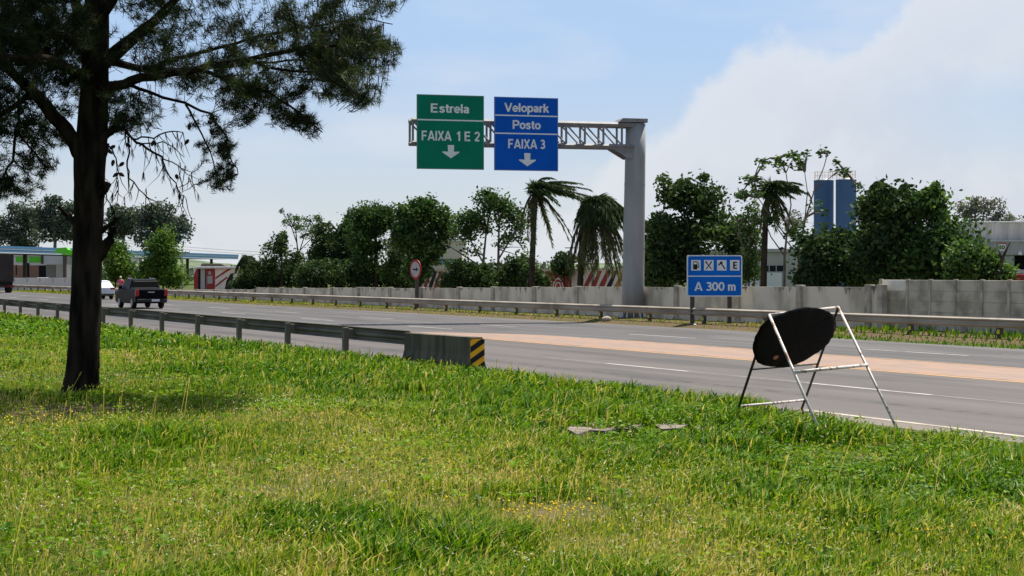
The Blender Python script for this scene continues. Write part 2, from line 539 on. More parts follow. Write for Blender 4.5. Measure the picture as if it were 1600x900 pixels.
def ground_material():
    m = bpy.data.materials.new('soil_and_turf')
    m.use_nodes = True
    t = NT(m.node_tree)
    out = t.n('ShaderNodeOutputMaterial')
    b = t.n('ShaderNodeBsdfPrincipled')
    b.inputs['Roughness'].default_value = 0.95
    b.inputs['Specular IOR Level'].default_value = 0.1
    t.l(b.outputs[0], out.inputs[0])
    tc = t.n('ShaderNodeTexCoord')
    n1 = t.n('ShaderNodeTexNoise')
    n1.inputs['Scale'].default_value = 1.2
    n1.inputs['Detail'].default_value = 8
    t.l(tc.outputs['Object'], n1.inputs['Vector'])
    n2 = t.n('ShaderNodeTexNoise')
    n2.inputs['Scale'].default_value = 22
    n2.inputs['Detail'].default_value = 6
    t.l(tc.outputs['Object'], n2.inputs['Vector'])
    c = t.mix(t.smooth(n2.outputs[0], 0.35, 0.65), (0.022, 0.040, 0.005), (0.065, 0.088, 0.014))
    c = t.mix(t.math('MULTIPLY', t.smooth(n1.outputs[0], 0.5, 0.7), 0.6), c, (0.16, 0.13, 0.06))
    at = t.n('ShaderNodeAttribute')
    at.attribute_name = 'tint'
    dirt = t.mix(t.smooth(n2.outputs[0], 0.3, 0.7), (0.07, 0.042, 0.026), (0.15, 0.095, 0.06))
    c = t.mix(at.outputs['Fac'], c, dirt)
    t.l(c, b.inputs['Base Color'])
    bp = t.n('ShaderNodeBump')
    bp.inputs['Strength'].default_value = 0.6
    bp.inputs['Distance'].default_value = 0.03
    t.l(n2.outputs[0], bp.inputs['Height'])
    t.l(bp.outputs[0], b.inputs['Normal'])
    MAT['ground'] = m


ground_material()

# ------------------------------------------------------------------ mesh helpers


def npmesh(name, V, faces, mats, fmat=None, tint=None, smooth=False):
    """V (n,3); faces: list of integer arrays (m,k); mats: material names; fmat: per-array material index"""
    me = bpy.data.meshes.new(name)
    V = np.asarray(V, np.float32)
    faces = [np.asarray(f, np.int32) for f in faces]
    keep = [i for i, f in enumerate(faces) if len(f)]
    fm = [fmat[i] if fmat is not None else 0 for i in keep]
    faces = [faces[i] for i in keep]
    me.vertices.add(len(V))
    me.vertices.foreach_set('co', V.ravel())
    nl = sum(f.size for f in faces)
    nf = sum(len(f) for f in faces)
    me.loops.add(nl)
    me.polygons.add(nf)
    me.loops.foreach_set('vertex_index', np.concatenate([f.ravel() for f in faces]))
    tot = np.concatenate([np.full(len(f), f.shape[1], np.int32) for f in faces])
    start = np.concatenate([[0], np.cumsum(tot)[:-1]]).astype(np.int32)
    me.polygons.foreach_set('loop_start', start)
    me.polygons.foreach_set('loop_total', tot)
    me.polygons.foreach_set('material_index', np.concatenate([np.full(len(f), k, np.int32) for f, k in zip(faces, fm)]))
    me.polygons.foreach_set('use_smooth', np.full(nf, smooth, bool))
    for mn in mats:
        me.materials.append(MAT[mn])
    if tint is not None:
        a = me.attributes.new('tint', 'FLOAT', 'POINT')
        a.data.foreach_set('value', np.asarray(tint, np.float32))
    me.update(calc_edges=True)
    me.validate()
    return me


class MB:
    """collects boxes, tubes and plates into ONE mesh"""
    def __init__(self):
        self.v, self.f, self.m = [], [], []

    def add(self, vs, fs, mi=0):
        o = len(self.v)
        self.v += [tuple(map(float, p)) for p in vs]
        self.f += [tuple(i + o for i in f) for f in fs]
        self.m += [mi] * len(fs)
        return self

    def box(self, x0, x1, y0, y1, z0, z1, mi=0):
        vs = [(x0, y0, z0), (x1, y0, z0), (x1, y1, z0), (x0, y1, z0), (x0, y0, z1), (x1, y0, z1), (x1, y1, z1), (x0, y1, z1)]
        return self.add(vs, [(0, 3, 2, 1), (4, 5, 6, 7), (0, 1, 5, 4), (1, 2, 6, 5), (2, 3, 7, 6), (3, 0, 4, 7)], mi)

    def tube(self, pts, rad, n=8, mi=0, cap=True):
        pts = [Vector(p) for p in pts]
        rad = [rad] * len(pts) if isinstance(rad, (int, float)) else rad
        vs, fs = [], []
        up = Vector((0.31, 0.2, 1)) if abs((pts[-1] - pts[0]).normalized().z) < 0.9 else Vector((1, 0.2, 0.1))
        for i, p in enumerate(pts):
            d = (pts[min(i + 1, len(pts) - 1)] - pts[max(i - 1, 0)]).normalized()
            a = d.cross(up)
            if a.length < 1e-4:
                a = d.cross(Vector((0, 1, 0.3)))
            a.normalize()
            b = d.cross(a)
            for k in range(n):
                th = 2 * math.pi * k / n
                vs.append(p + (a * math.cos(th) + b * math.sin(th)) * rad[i])
        for i in range(len(pts) - 1):
            for k in range(n):
                k2 = (k + 1) % n
                fs.append((i * n + k, i * n + k2, (i + 1) * n + k2, (i + 1) * n + k))
        if cap:
            fs.append(tuple(reversed(range(n))))
            fs.append(tuple((len(pts) - 1) * n + k for k in range(n)))
        return self.add(vs, fs, mi)

    def plate(self, pts2, y0, y1, mi=0):
        """polygon in the XZ plane, extruded from y0 to y1"""
        n = len(pts2)
        vs = [(p[0], y0, p[1]) for p in pts2] + [(p[0], y1, p[1]) for p in pts2]
        fs = [tuple(range(n)), tuple(reversed(range(n, 2 * n)))]
        fs += [(i, i + n, (i + 1) % n + n, (i + 1) % n) for i in range(n)]
        return self.add(vs, fs, mi)

    def sweep(self, prof, t0, t1, mi=0, seg=1):
        """profile (D,z) swept along local Y"""
        n = len(prof)
        vs, fs = [], []
        for s in range(seg + 1):
            y = t0 + (t1 - t0) * s / seg
            vs += [(p[0], y, p[1]) for p in prof]
        for s in range(seg):
            for i in range(n - 1):
                fs.append((s * n + i, s * n + i + 1, (s + 1) * n + i + 1, (s + 1) * n + i))
        return self.add(vs, fs, mi)

    def build(self, name, mats, parent=None, smooth=False, world_root=None, bevel=0.0):
        me = bpy.data.meshes.new(name)
        v = self.v
        if world_root is not None:
            l = world_root.location
            v = [(p[0] - l[0], p[1] - l[1], p[2] - l[2]) for p in v]
        me.from_pydata(v, [], self.f)
        for mn in ([mats] if isinstance(mats, str) else mats):
            me.materials.append(MAT[mn])
        me.polygons.foreach_set('material_index', self.m)
        me.update()
        bm = bmesh.new()
        bm.from_mesh(me)
        bmesh.ops.recalc_face_normals(bm, faces=bm.faces)
        bm.to_mesh(me)
        bm.free()
        if smooth:
            me.polygons.foreach_set('use_smooth', [True] * len(me.polygons))
        o = link(name, me, parent)
        if bevel:
            b = o.modifiers.new('bevel', 'BEVEL')
            b.width = bevel
            b.segments = 2
            b.limit_method = 'ANGLE'
        return o


def link(name, me, parent=None):
    o = bpy.data.objects.new(name, me)
    COL.objects.link(o)
    if parent is not None:
        o.parent = parent
    return o


def tag(o, label=None, cat=None, group=None, kind=None):
    if label:
        o['label'] = label
    if cat:
        o['category'] = cat
    if group:
        o['group'] = group
    if kind:
        o['kind'] = kind
    return o


def thing(name, label, cat, loc=(0, 0, 0), rz=0.0, group=None):
    o = bpy.data.objects.new(name, None)
    o.empty_display_size = 0.2
    COL.objects.link(o)
    o.location = tuple(float(c) for c in loc)
    o.rotation_euler = (0, 0, rz)
    return tag(o, label, cat, group)


def arc(cx, cy, rx, ry, a0, a1, n=14):
    return [(cx + rx * math.cos(R(a0 + (a1 - a0) * i / n)), cy + ry * math.sin(R(a0 + (a1 - a0) * i / n))) for i in range(n + 1)]


# upright sans serif lettering as in road signs: centre lines of the strokes (cap height 1) and the advance
GLYPHS = {
    'A': ([[(0.08, 0), (0.40, 1)], [(0.40, 1), (0.72, 0)], [(0.2, 0.27), (0.6, 0.27)]], 0.82),
    'E': ([[(0.1, 0), (0.1, 1)], [(0.1, 0.92), (0.60, 0.92)], [(0.1, 0.52), (0.56, 0.52)], [(0.1, 0.08), (0.62, 0.08)]], 0.74),
    'F': ([[(0.1, 0), (0.1, 1)], [(0.1, 0.92), (0.58, 0.92)], [(0.1, 0.50), (0.52, 0.50)]], 0.66),
    'I': ([[(0.13, 0), (0.13, 1)]], 0.28),
    'X': ([[(0.09, 0), (0.63, 1)], [(0.09, 1), (0.63, 0)]], 0.74),
    'V': ([[(0.08, 1), (0.38, 0)], [(0.38, 0), (0.68, 1)]], 0.76),
    'P': ([[(0.1, 0), (0.1, 1)], [(0.1, 0.92)] + arc(0.38, 0.68, 0.22, 0.24, 90, -90, 10) + [(0.1, 0.44)]], 0.70),
    '0': ([arc(0.30, 0.5, 0.22, 0.42, 0, 360, 28)], 0.62),
    '1': ([[(0.36, 0), (0.36, 1)], [(0.36, 0.93), (0.24, 0.80), (0.12, 0.75)]], 0.60),
    '2': ([arc(0.30, 0.70, 0.21, 0.22, 170, -25, 12) + [(0.38, 0.44), (0.12, 0.10)], [(0.06, 0.08), (0.54, 0.08)]], 0.62),
    '3': ([arc(0.28, 0.73, 0.19, 0.19, 150, -85, 12), [(0.22, 0.53)] + arc(0.28, 0.29, 0.22, 0.215, 80, -150, 14)], 0.60),
    'a': ([[(0.09, 0.53), (0.14, 0.61), (0.25, 0.645), (0.36, 0.61), (0.41, 0.52), (0.41, 0)], [(0.41, 0.40), (0.25, 0.36), (0.12, 0.30), (0.09, 0.19), (0.14, 0.10), (0.24, 0.08), (0.35, 0.13), (0.41, 0.24)]], 0.56),
    'e': ([[(0.08, 0.36)] + [(0.48, 0.36)] + arc(0.285, 0.36, 0.20, 0.285, 15, 320, 20)], 0.57),
    'k': ([[(0.1, 0), (0.1, 1)], [(0.1, 0.28), (0.45, 0.70)], [(0.23, 0.44), (0.48, 0)]], 0.54),
    'l': ([[(0.12, 0), (0.12, 1)]], 0.26),
    'm': ([[(0.1, 0), (0.1, 0.72)], [(0.1, 0.5), (0.15, 0.6), (0.25, 0.645), (0.35, 0.6), (0.39, 0.5), (0.39, 0)], [(0.39, 0.5), (0.44, 0.6), (0.54, 0.645), (0.64, 0.6), (0.68, 0.5), (0.68, 0)]], 0.80),
    'o': ([arc(0.29, 0.36, 0.21, 0.285, 0, 360, 24)], 0.59),
    'p': ([[(0.1, -0.27), (0.1, 0.72)], arc(0.30, 0.36, 0.20, 0.285, 0, 360, 24)], 0.59),
    'r': ([[(0.1, 0), (0.1, 0.72)], [(0.1, 0.45), (0.14, 0.58), (0.23, 0.64), (0.36, 0.63)]], 0.39),
    's': ([[(0.43, 0.53), (0.37, 0.61), (0.25, 0.645), (0.14, 0.60), (0.11, 0.51), (0.17, 0.43), (0.28, 0.375), (0.39, 0.31), (0.43, 0.21), (0.37, 0.11), (0.25, 0.075), (0.12, 0.11), (0.07, 0.20)]], 0.52),
    't': ([[(0.19, 0.92), (0.19, 0.2), (0.24, 0.10), (0.36, 0.08)], [(0.04, 0.645), (0.36, 0.645)]], 0.39),
    ' ': ([], 0.30),
}


def text_mesh(body, height, width=None, bold=0.0, depth=0.004):
    """lettering lying in the XZ plane, facing -Y, centred on the origin; strokes are thin plates"""
    hw = (0.155 + bold) / 2
    pen, plates = 0.0, []
    for ch in body:
        strokes, adv = GLYPHS[ch]
        for st in strokes:
            pts = [Vector((p[0] + pen, p[1])) for p in st]
            closed = (pts[0] - pts[-1]).length < 1e-4 and len(pts) > 3
            left, right = [], []
            for i, p in enumerate(pts):
                if closed:
                    a_, b_ = pts[i - 1 if i else -2], pts[i + 1 if i < len(pts) - 1 else 1]
                else:
                    a_, b_ = pts[max(i - 1, 0)], pts[min(i + 1, len(pts) - 1)]
                d1 = (p - a_).normalized() if (p - a_).length > 1e-6 else (b_ - p).normalized()
                d2 = (b_ - p).normalized() if (b_ - p).length > 1e-6 else d1
                tg = (d1 + d2).normalized() if (d1 + d2).length > 1e-4 else d1
                nn = Vector((-tg.y, tg.x))
                k = hw / max(0.5, abs(nn.dot(Vector((-d1.y, d1.x)))))
                left.append(p + nn * k)
                right.append(p - nn * k)
            plates.append((left, right))
        pen += adv
    xs = [q.x for l, r in plates for q in l + r]
    lo, hi = min(xs), max(xs)
    s_ = height
    sx = width / (hi - lo) if width else s_
    m = MB()
    for j, (l, r) in enumerate(plates):
        y = -depth - 0.0007 * (j % 3)
        n = len(l)
        vs = [((q.x - (lo + hi) / 2) * sx, y, (q.y - 0.5) * s_) for q in l + r]
        vs += [(v[0], 0.0005, v[2]) for v in vs]
        fs = []
        for i in range(n - 1):
            fs.append((i, i + 1, n + i + 1, n + i))
            fs.append((i, 2 * n + i, 2 * n + i + 1, i + 1))
            fs.append((n + i, n + i + 1, 3 * n + i + 1, 3 * n + i))
        fs.append((0, n, 3 * n, 2 * n))
        fs.append((n - 1, 3 * n - 1, 4 * n - 1, 2 * n - 1))
        m.add(vs, fs)
    me = bpy.data.meshes.new('lettering')
    me.from_pydata(m.v, [], m.f)
    bm = bmesh.new()
    bm.from_mesh(me)
    bmesh.ops.recalc_face_normals(bm, faces=bm.faces)
    bm.to_mesh(me)
    bm.free()
    return me


def lettering(body, parent, x, y, z, height, width, mat, name='lettering', bold=0.02):
    me = text_mesh(body, height, width, bold)
    me.name = name
    me.materials.clear()
    me.materials.append(MAT[mat])
    o = link(name, me, parent)
    o.location = (x, y, z)
    return o


def road_obj(o):
    """object whose local X is the offset across the road and local Y runs along it"""
    o.rotation_euler = (0, 0, RA)
    return o


# ------------------------------------------------------------------ the setting: ground, road, markings
def build_ground():
    Ds = np.unique(np.concatenate([np.array([-1500, -600, -250, -120, -60, -30]), np.arange(-20, 16.01, 0.4), np.array([17, 20, 24, 28, 31.5]), np.arange(32.4, 35.3, 0.4), np.array([37, 40, 46, 60, 90, 150, 300, 700, 1600, 3500])]))
    ts = np.unique(np.concatenate([np.array([-1500, -500, -200, -80, -40]), np.arange(-20, 60, 0.6), np.arange(60, 130, 3), np.array([150, 190, 250, 400, 700, 1300, 2500, 4500])]))
    DD, TT = np.meshgrid(Ds, ts, indexing='ij')
    Z = gz_dt(DD, TT)
    V = np.stack([DD, TT, Z], -1).reshape(-1, 3)
    nD, nT = len(Ds), len(ts)
    idx = np.arange(nD * nT).reshape(nD, nT)
    q = np.stack([idx[:-1, :-1], idx[1:, :-1], idx[1:, 1:], idx[:-1, 1:]], -1).reshape(-1, 4)
    # bare soil: round the pine's foot and in the worn spots
    X = V[:, 0] * CA - V[:, 1] * SA
    Y = V[:, 0] * SA + V[:, 1] * CA
    dirt = np.zeros(len(V))
    for (px, py, r, a) in SOIL:
        p = G(px, py)
        dirt = np.maximum(dirt, a * (1 - sstep(np.hypot(X - p[0], Y - p[1]), r * 0.4, r)))
    dirt = np.maximum(dirt, 0.8 * sstep(V[:, 0], 33.0, 34) * (1 - sstep(V[:, 0], 40, 60)))
    o = link('ground', npmesh('ground', V, [q], ['ground'], tint=dirt, smooth=True))
    road_obj(o)
    tag(o, 'grassy verge and flat land either side of the highway', None, None, 'structure')


SOIL = [(95, 640, 1.2, 0.75), (60, 650, 1.0, 0.65), (410, 770, 0.5, 0.55), (225, 672, 0.5, 0.7), (860, 805, 0.6, 0.5), (1115, 668, 0.5, 0.95), (1180, 660, 0.7, 0.5), (915, 669, 0.42, 1.0), (945, 667, 0.42, 1.0), (975, 665, 0.42, 1.0)]
build_ground()

rd = MB()
rd.add([(14.35, -90, 0), (32.25, -90, 0), (32.25, 38, 0), (33.55, 47, 0), (33.55, 700, 0), (14.35, 700, 0)], [(0, 1, 2, 3, 4, 5)])
o = rd.build('road', 'asphalt')
road_obj(o)
tag(o, 'grey asphalt highway with worn lanes', None, None, 'structure')


def sheet(name, rects, mat, label, z=0.004):
    m = MB()
    for pts in rects:
        m.add([(p[0], p[1], z) for p in pts], [tuple(range(len(pts)))])
    o = m.build(name, mat)
    road_obj(o)
    return tag(o, label, None, None, 'structure')


def strip(D, w, t0, t1):
    return [(D - w / 2, t0), (D + w / 2, t0), (D + w / 2, t1), (D - w / 2, t1)]


sheet('median_strip', [[(22.55, -90), (25.55, -90), (25.55, 44.5), (25.4, 46.5), (24.9, 48.0), (24.0, 49.5), (23.0, 50.6), (22.55, 51.0)]], 'red_median', 'faded red painted strip between the lanes')
sheet('lane_marking_yellow', [strip(22.43, 0.14, -90, 53), strip(25.66, 0.09, -90, 42)], 'yellow_line', 'yellow line along the red strip')
dashes = []
for t0 in np.arange(-60, 33, 7.3):
    dashes.append(strip(18.72, 0.13, t0 + 0.3, t0 + 3.6))
for t0 in np.arange(49, 330, 12):
    dashes.append(strip(18.72, 0.13, t0, t0 + 4))
    dashes.append(strip(25.2, 0.14, t0 + 4, t0 + 8))
for t0 in np.arange(-60, 330, 12):
    dashes.append(strip(28.45, 0.13, t0 + 6, t0 + 10))
sheet('lane_marking_white', dashes, 'white_line', 'white dashed lane markings')
sheet('edge_marking', [strip(14.98, 0.12, -90, 19.2)], 'edge_paint', 'pale edge line of the carriageway')
sheet('worn_marking', [strip(18.74, 0.09, 8, 34.2), strip(29.6, 0.12, 2, 30)], 'faded_line', 'worn ghost of an old lane line', 0.002)

# the broken concrete path showing through the grass
pm = MB()
for poly in ([(886, 670), (893, 664), (910, 661), (930, 660.5), (952, 658.5), (975, 659.5), (1003, 659), (1012, 662), (996, 665), (988, 670), (962, 669), (945, 673), (922, 672), (901, 678)], [(1020, 662), (1038, 659), (1062, 660), (1076, 663), (1060, 669), (1034, 670)], [(1083, 664), (1098, 661), (1122, 660), (1138, 662), (1152, 664), (1143, 670), (1120, 669), (1104, 673), (1090, 672)]):
    top = [G(x, y, 0.05) for x, y in poly]
    bot = [p - np.array([0, 0, 0.2]) for p in top]
    n = len(top)
    pm.add(top + bot, [tuple(range(n)), tuple(reversed(range(n, 2 * n)))] + [(i, (i + 1) % n, (i + 1) % n + n, i + n) for i in range(n)])
tag(pm.build('path', 'path_stone'), 'broken concrete path showing through the grass', None, None, 'structure')


# far hills
def build_hill():
    xs = np.linspace(-700, 2300, 160)
    rows = []
    for k, (depth, f) in enumerate(((560, 0.0), (620, 0.5), (720, 1.0), (900, 0.8), (1100, 0.0))):
        for px in xs:
            h = 4.0 + 5.0 * fbm(np.array(px / 240.0), np.array(1.0), 8) + 1.2 * fbm(np.array(px / 18.0), np.array(3.0 + k), 9)
            if px < 420:
                h += 2.4 * sstep(420 - px, 0, 250)
            p = P(px, 427, depth)
            rows.append((p[0], p[1], -0.5 + h * f))
    n = len(xs)
    idx = np.arange(5 * n).reshape(5, n)
    q = np.stack([idx[:-1, :-1], idx[:-1, 1:], idx[1:, 1:], idx[1:, :-1]], -1).reshape(-1, 4)
    o = link('hills', npmesh('hills', np.array(rows), [q], ['hill_green'], smooth=True))
    tag(o, 'low wooded hills along the horizon', None, None, 'structure')


build_hill()

# ------------------------------------------------------------------ guard rails
WBEAM = [(0.0, 0.0), (0.012, 0.02), (0.075, 0.055), (0.08, 0.09), (0.018, 0.13), (0.012, 0.155), (0.018, 0.18), (0.08, 0.22), (0.075, 0.255), (0.012, 0.29), (0.0, 0.31)]


def guard_rail(label, D, side, t_list, t0, t1, zt, mat, reflect, group=None):
    """side = +1: beam bulges towards larger D. Posts stand on the other side."""
    root = thing('guard_rail', label, 'guard rail', RD(D, t_list[0]), RA)
    ox, oy = D, t_list[0]
    m = MB()
    prof = [(side * a, zt - 0.31 + b) for a, b in WBEAM]
    m.sweep(prof, t0 - oy, t1 - oy, seg=1)
    o = m.build('beam', mat, root)
    s = o.modifiers.new('thickness', 'SOLIDIFY')
    s.thickness = 0.006
    first = None
    zb = float(gz_dt(D, oy)) - 0.25
    for i, t in enumerate(t_list):
        if first is None:
            p = MB()
            p.box(-side * 0.20 - 0.06, -side * 0.20 + 0.06, -0.075, 0.075, zb, zt - 0.02)
            p.box(min(-side * 0.135, -side * 0.005), max(-side * 0.135, -side * 0.005), -0.05, 0.05, zt - 0.27, zt - 0.05)
            first = p.build('post', 'post_steel' if reflect else 'galvanised_dirty', root, bevel=0.008)
            o = first
            sp = MB()
            sp.sweep([(side * (a + 0.008), zt - 0.31 + b) for a, b in WBEAM], -0.17, 0.17)
            sp.box(side * 0.018 - 0.006, side * 0.018 + 0.02, -0.03, 0.03, zt - 0.185, zt - 0.125)
            splice = sp.build('splice_plate', mat, first)
            if reflect:
                r = MB()
                c = -side * 0.20 + side * 0.064
                r.box(min(c, c + side * 0.012), max(c, c + side * 0.012), -0.05, 0.05, zt - 0.50, zt - 0.37)
                ref = r.build('reflector', 'reflector_yellow', first)
        else:
            o = first.copy()
            COL.objects.link(o)
            o.parent = root
            c_ = splice.copy()
            COL.objects.link(c_)
            c_.parent = o
            if reflect:
                c_ = ref.copy()
                COL.objects.link(c_)
                c_.parent = o
        o.location = (0, t - oy, 0)
    return root


near_posts = [T(13.95, 544) + 4.0 * k for k in range(0, 34)]
guard_rail('weathered guard rail on the near verge ending at the concrete block', 14.08, 1, near_posts, T(14.1, 641), near_posts[-1] + 3, 0.80, 'galvanised_dirty', False)
far_posts = [T(35, 1555) + 3.9 * k for k in range(-8, 58)]
guard_rail('long guard rail with yellow reflectors along the far roadside', 35.0, -1, far_posts, far_posts[0] - 2, far_posts[-1] + 2, 0.73, 'galvanised', True)

# concrete end block with the hazard stripes
tb0, tb1 = T(13.95, 741), T(13.95, 636)
root = thing('concrete_barrier', 'dark concrete end block with striped hazard plate at the end of the near guard rail', 'barrier', RD(14.0, tb0), RA)
L = tb1 - tb0
m = MB()
prof = [(-0.20, -0.25), (-0.17, 0.25), (-0.12, 0.44), (-0.12, 0.79), (0.14, 0.79), (0.14, 0.44), (0.22, 0.2), (0.25, -0.25)]
n = len(prof)
m.add([(a, 0, b) for a, b in prof] + [(a, L, b - 0.02) for a, b in prof], [tuple(range(n)), tuple(reversed(range(n, 2 * n)))] + [(i, i + n, (i + 1) % n + n, (i + 1) % n) for i in range(n)])
m.build('block', 'concrete', root, bevel=0.012)
h = MB()
x0, x1, z0, z1 = -0.14, 0.17, 0.22, 0.75
h.plate([(x0, z0), (x1, z0), (x1, z1), (x0, z1)], -0.012, -0.003)
hp = h.build('hazard_plate', 'amber', root)
s = MB()
for off in (-0.22, 0.02, 0.26, 0.5):
    pts = []
    def clipz(x, zz):
        return zz
    a0, a1 = off, off + 0.12            # z at the left edge; the stripe climbs to the right
    k = 0.62
    poly = [(x0, z0 + a0), (x1, z0 + a0 + k * (x1 - x0)), (x1, z0 + a1 + k * (x1 - x0)), (x0, z0 + a1)]
    # clip to the plate
    def clip(poly, zc, keep_below):
        out = []
        for i in range(len(poly)):
            p, q = poly[i], poly[(i + 1) % len(poly)]
            ip = (p[1] <= zc) if keep_below else (p[1] >= zc)
            iq = (q[1] <= zc) if keep_below else (q[1] >= zc)
            if ip:
                out.append(p)
            if ip != iq:
                f = (zc - p[1]) / (q[1] - p[1])
                out.append((p[0] + f * (q[0] - p[0]), zc))
        return out
    poly = clip(poly, z1 - 0.002, True)
    poly = clip(poly, z0 + 0.002, False) if poly else []
    if len(poly) >= 3:
        s.plate(poly, -0.017, -0.0122)
s.build('stripe', 'black', hp)

# ------------------------------------------------------------------ concrete walls behind the far rail
wall_px = [1358, 1250, 1154, 1058, 978, 902, 836, 771, 717, 659, 610, 561, 519, 476, 439, 399]
DW = 37.45
ts_w = [T(DW, x) for x in wall_px]
ts_w = [T(DW, 1377)] + ts_w
while ts_w[-1] < 330:
    ts_w.append(ts_w[-1] + 5.0)


def wall_top(t):
    x = 800 + F_PX * (DW * CA - t * SA) / (DW * SA + t * CA)
    y = np.interp(x, [130, 395, 420, 690, 1080, 1370, 1600], [453, 453, 450, 449.8, 448, 446.8, 446])
    return EYE - (y - 427) * (DW * SA + t * CA) / F_PX


root = thing('concrete_wall', 'long stained grey concrete wall of tall panels behind the far guard rail', 'wall', RD(DW, ts_w[0]), RA)
oy = ts_w[0]
for i in range(len(ts_w) - 1):
    a, b = ts_w[i] - oy, ts_w[i + 1] - oy
    zt = float(wall_top((ts_w[i] + ts_w[i + 1]) / 2)) + random.uniform(-0.03, 0.03)
    m = MB()
    m.box(0.0, 0.10, a + 0.14, b - 0.14, -0.3, zt)
    if b - a > 0.6:
        # dark weather stains: thin irregular tongues running down from the coping
        for k in range(5):
            y = random.uniform(a + 0.3, b - 0.5)
            w = random.uniform(0.1, 0.5)
            hgt = random.uniform(0.08, 0.35)
            pts = []
            for q in range(7):
                pts.append((-0.003, y + w * q / 6, zt - 0.005 - hgt * abs(math.sin(1.3 + q * 2.1 + k)) * (1 - abs(q - 3) / 4.5)))
            pts = [(-0.003, y, zt - 0.005)] + pts[1:-1] + [(-0.003, y + w, zt - 0.005)]
            m.add(pts, [tuple(range(len(pts)))], 1)
    m.build('panel', ['wall_panel', 'wall_stain'], root)
for i, t in enumerate(ts_w):
    m = MB()
    m.box(-0.10, 0.16, t - oy - 0.14, t - oy + 0.14, -0.3, float(wall_top(t)) + 0.05)
    m.build('pilaster', 'wall_post', root, bevel=0.012)

slab_px = [1376.5, 1418, 1453.6, 1493, 1534.6, 1577]
ts_s = [T(37.75, x) for x in slab_px]
while ts_s[-1] > -40:
    ts_s.append(ts_s[-1] - 1.62)
root = thing('slab_wall', 'prefabricated wall of stacked concrete slabs between slim posts', 'wall', RD(37.75, ts_s[0]), RA)
oy = ts_s[0]
ZS = 1.82
for i in range(min(len(ts_s) - 1, 22)):
    a, b = ts_s[i + 1] - oy, ts_s[i] - oy
    rows = [-0.2, 0.34, 0.72, 1.09, 1.44, ZS]
    for k in range(5):
        m = MB()
        mat = 'slab'
        if i == 0 and k == 4:
            mat = 'slab_pale'
        jit = random.uniform(-0.012, 0.012)
        m.box(0.0 + jit, 0.05 + jit, a + 0.03, b - 0.03, rows[k] + 0.001, rows[k + 1] - 0.001)
        o = m.build('slab', mat, root, bevel=0.016)
        if mat == 'slab_pale':
            o['label'] = 'pale new slab at the top of the first bay'
for i, t in enumerate(ts_s[:23]):
    m = MB()
    m.box(-0.045, 0.095, t - oy - 0.05, t - oy + 0.05, -0.3, ZS + 0.03)
    m.build('post', 'wall_post', root, bevel=0.006)

# ------------------------------------------------------------------ sign gantry over the far lanes
PZ = 69.6
pb = P(988.5, 497, PZ)
pole_x, pole_y = pb[0], pb[1]
root = thing('sign_gantry', 'tall grey steel pole with lattice arm carrying overhead signs', 'gantry', (pole_x, pole_y, 0.08), 0)
lean = 0.13
m = MB()
zt = 8.50
N = 40
m.tube([(lean * k / 6, 0, zt * k / 6 - 0.05) for k in range(7)], [0.49 - 0.055 * k / 6 for k in range(7)], n=N)
m.build('pole', 'pole_steel', root, smooth=True)
m = MB()
for zj in (3.1, 5.85):
    m.tube([(lean * zj / 8.6, 0, zj - 0.02), (lean * zj / 8.6, 0, zj + 0.02)], 0.49 - 0.055 * zj / 8.6 + 0.012, n=N)
m.build('weld_ring', 'pole_steel', root, smooth=False)
m = MB()
m.tube([(0, 0, -0.05), (0, 0, 0.06)], 0.68, n=N)
m.build('base_flange', 'concrete', root)
for k in range(12):
    th = 2 * math.pi * k / 12
    g = MB()
    c, s_ = math.cos(th), math.sin(th)
    w = 0.012
    tri = [(0.50, 0.06), (0.66, 0.06), (0.50, 0.42)]
    vs = [(r * c - w * s_, r * s_ + w * c, z) for r, z in tri] + [(r * c + w * s_, r * s_ - w * c, z) for r, z in tri]
    g.add(vs, [(0, 1, 2), (5, 4, 3), (0, 3, 4, 1), (1, 4, 5, 2), (2, 5, 3, 0)])
    g.build('gusset', 'sign_white', root)
ARM = math.atan(0.25)
# arm: local frame, +X away from the pole (towards the near lanes)
arm = bpy.data.objects.new('arm', None)


def armpt(s, w, z):
    """s metres along the arm from the pole, w towards the camera, z above the gantry's base"""
    e = (-math.cos(ARM), -math.sin(ARM))
    nrm = (math.sin(ARM), -math.cos(ARM))
    return (lean + e[0] * s + nrm[0] * w, e[1] * s + nrm[1] * w, z)


zT, zB = 8.38, 7.44
LA = 9.95
m = MB()


def bar(a, b, r=0.05, n=4):
    m.tube([armpt(*a), armpt(*b)], r, n=n)


HW = 0.36
for w in (-HW, HW):
    bar((0.2, w, zT), (LA, w, zT), 0.105)
    bar((0.2, w, zB), (LA, w, zB), 0.105)
NP = 11
for k in range(NP + 1):
    s0 = 0.75 + (LA - 0.8) * k / NP
    for w in (-HW, HW):
        bar((s0, w, zB + 0.06), (s0, w, zT - 0.06), 0.05)
        if k < NP:
            s1 = 0.75 + (LA - 0.8) * (k + 1) / NP
            bar((s0, w, zB + 0.05), (s1, w, zT - 0.05), 0.04)
    bar((s0, -HW, zT), (s0, HW, zT), 0.03)
    bar((s0, -HW, zB), (s0, HW, zB), 0.03)
m.build('lattice_arm', 'truss_steel', root)
m = MB()
cap_pts = []
for s_, w in ((-0.40, -0.46), (0.92, -0.46), (0.92, 0.46), (-0.40, 0.46)):
    cap_pts.append((s_, w))
vs = [armpt(s_, w, zT + 0.11) for s_, w in cap_pts] + [armpt(s_ - (0.2 if s_ > 0.5 else 0.0), w, zT + 0.28) for s_, w in cap_pts]
m.add(vs, [(0, 1, 2, 3), (7, 6, 5, 4), (0, 4, 5, 1), (1, 5, 6, 2), (2, 6, 7, 3), (3, 7, 4, 0)])
m.build('cap_plate', 'truss_steel', root, bevel=0.01)
m = MB()
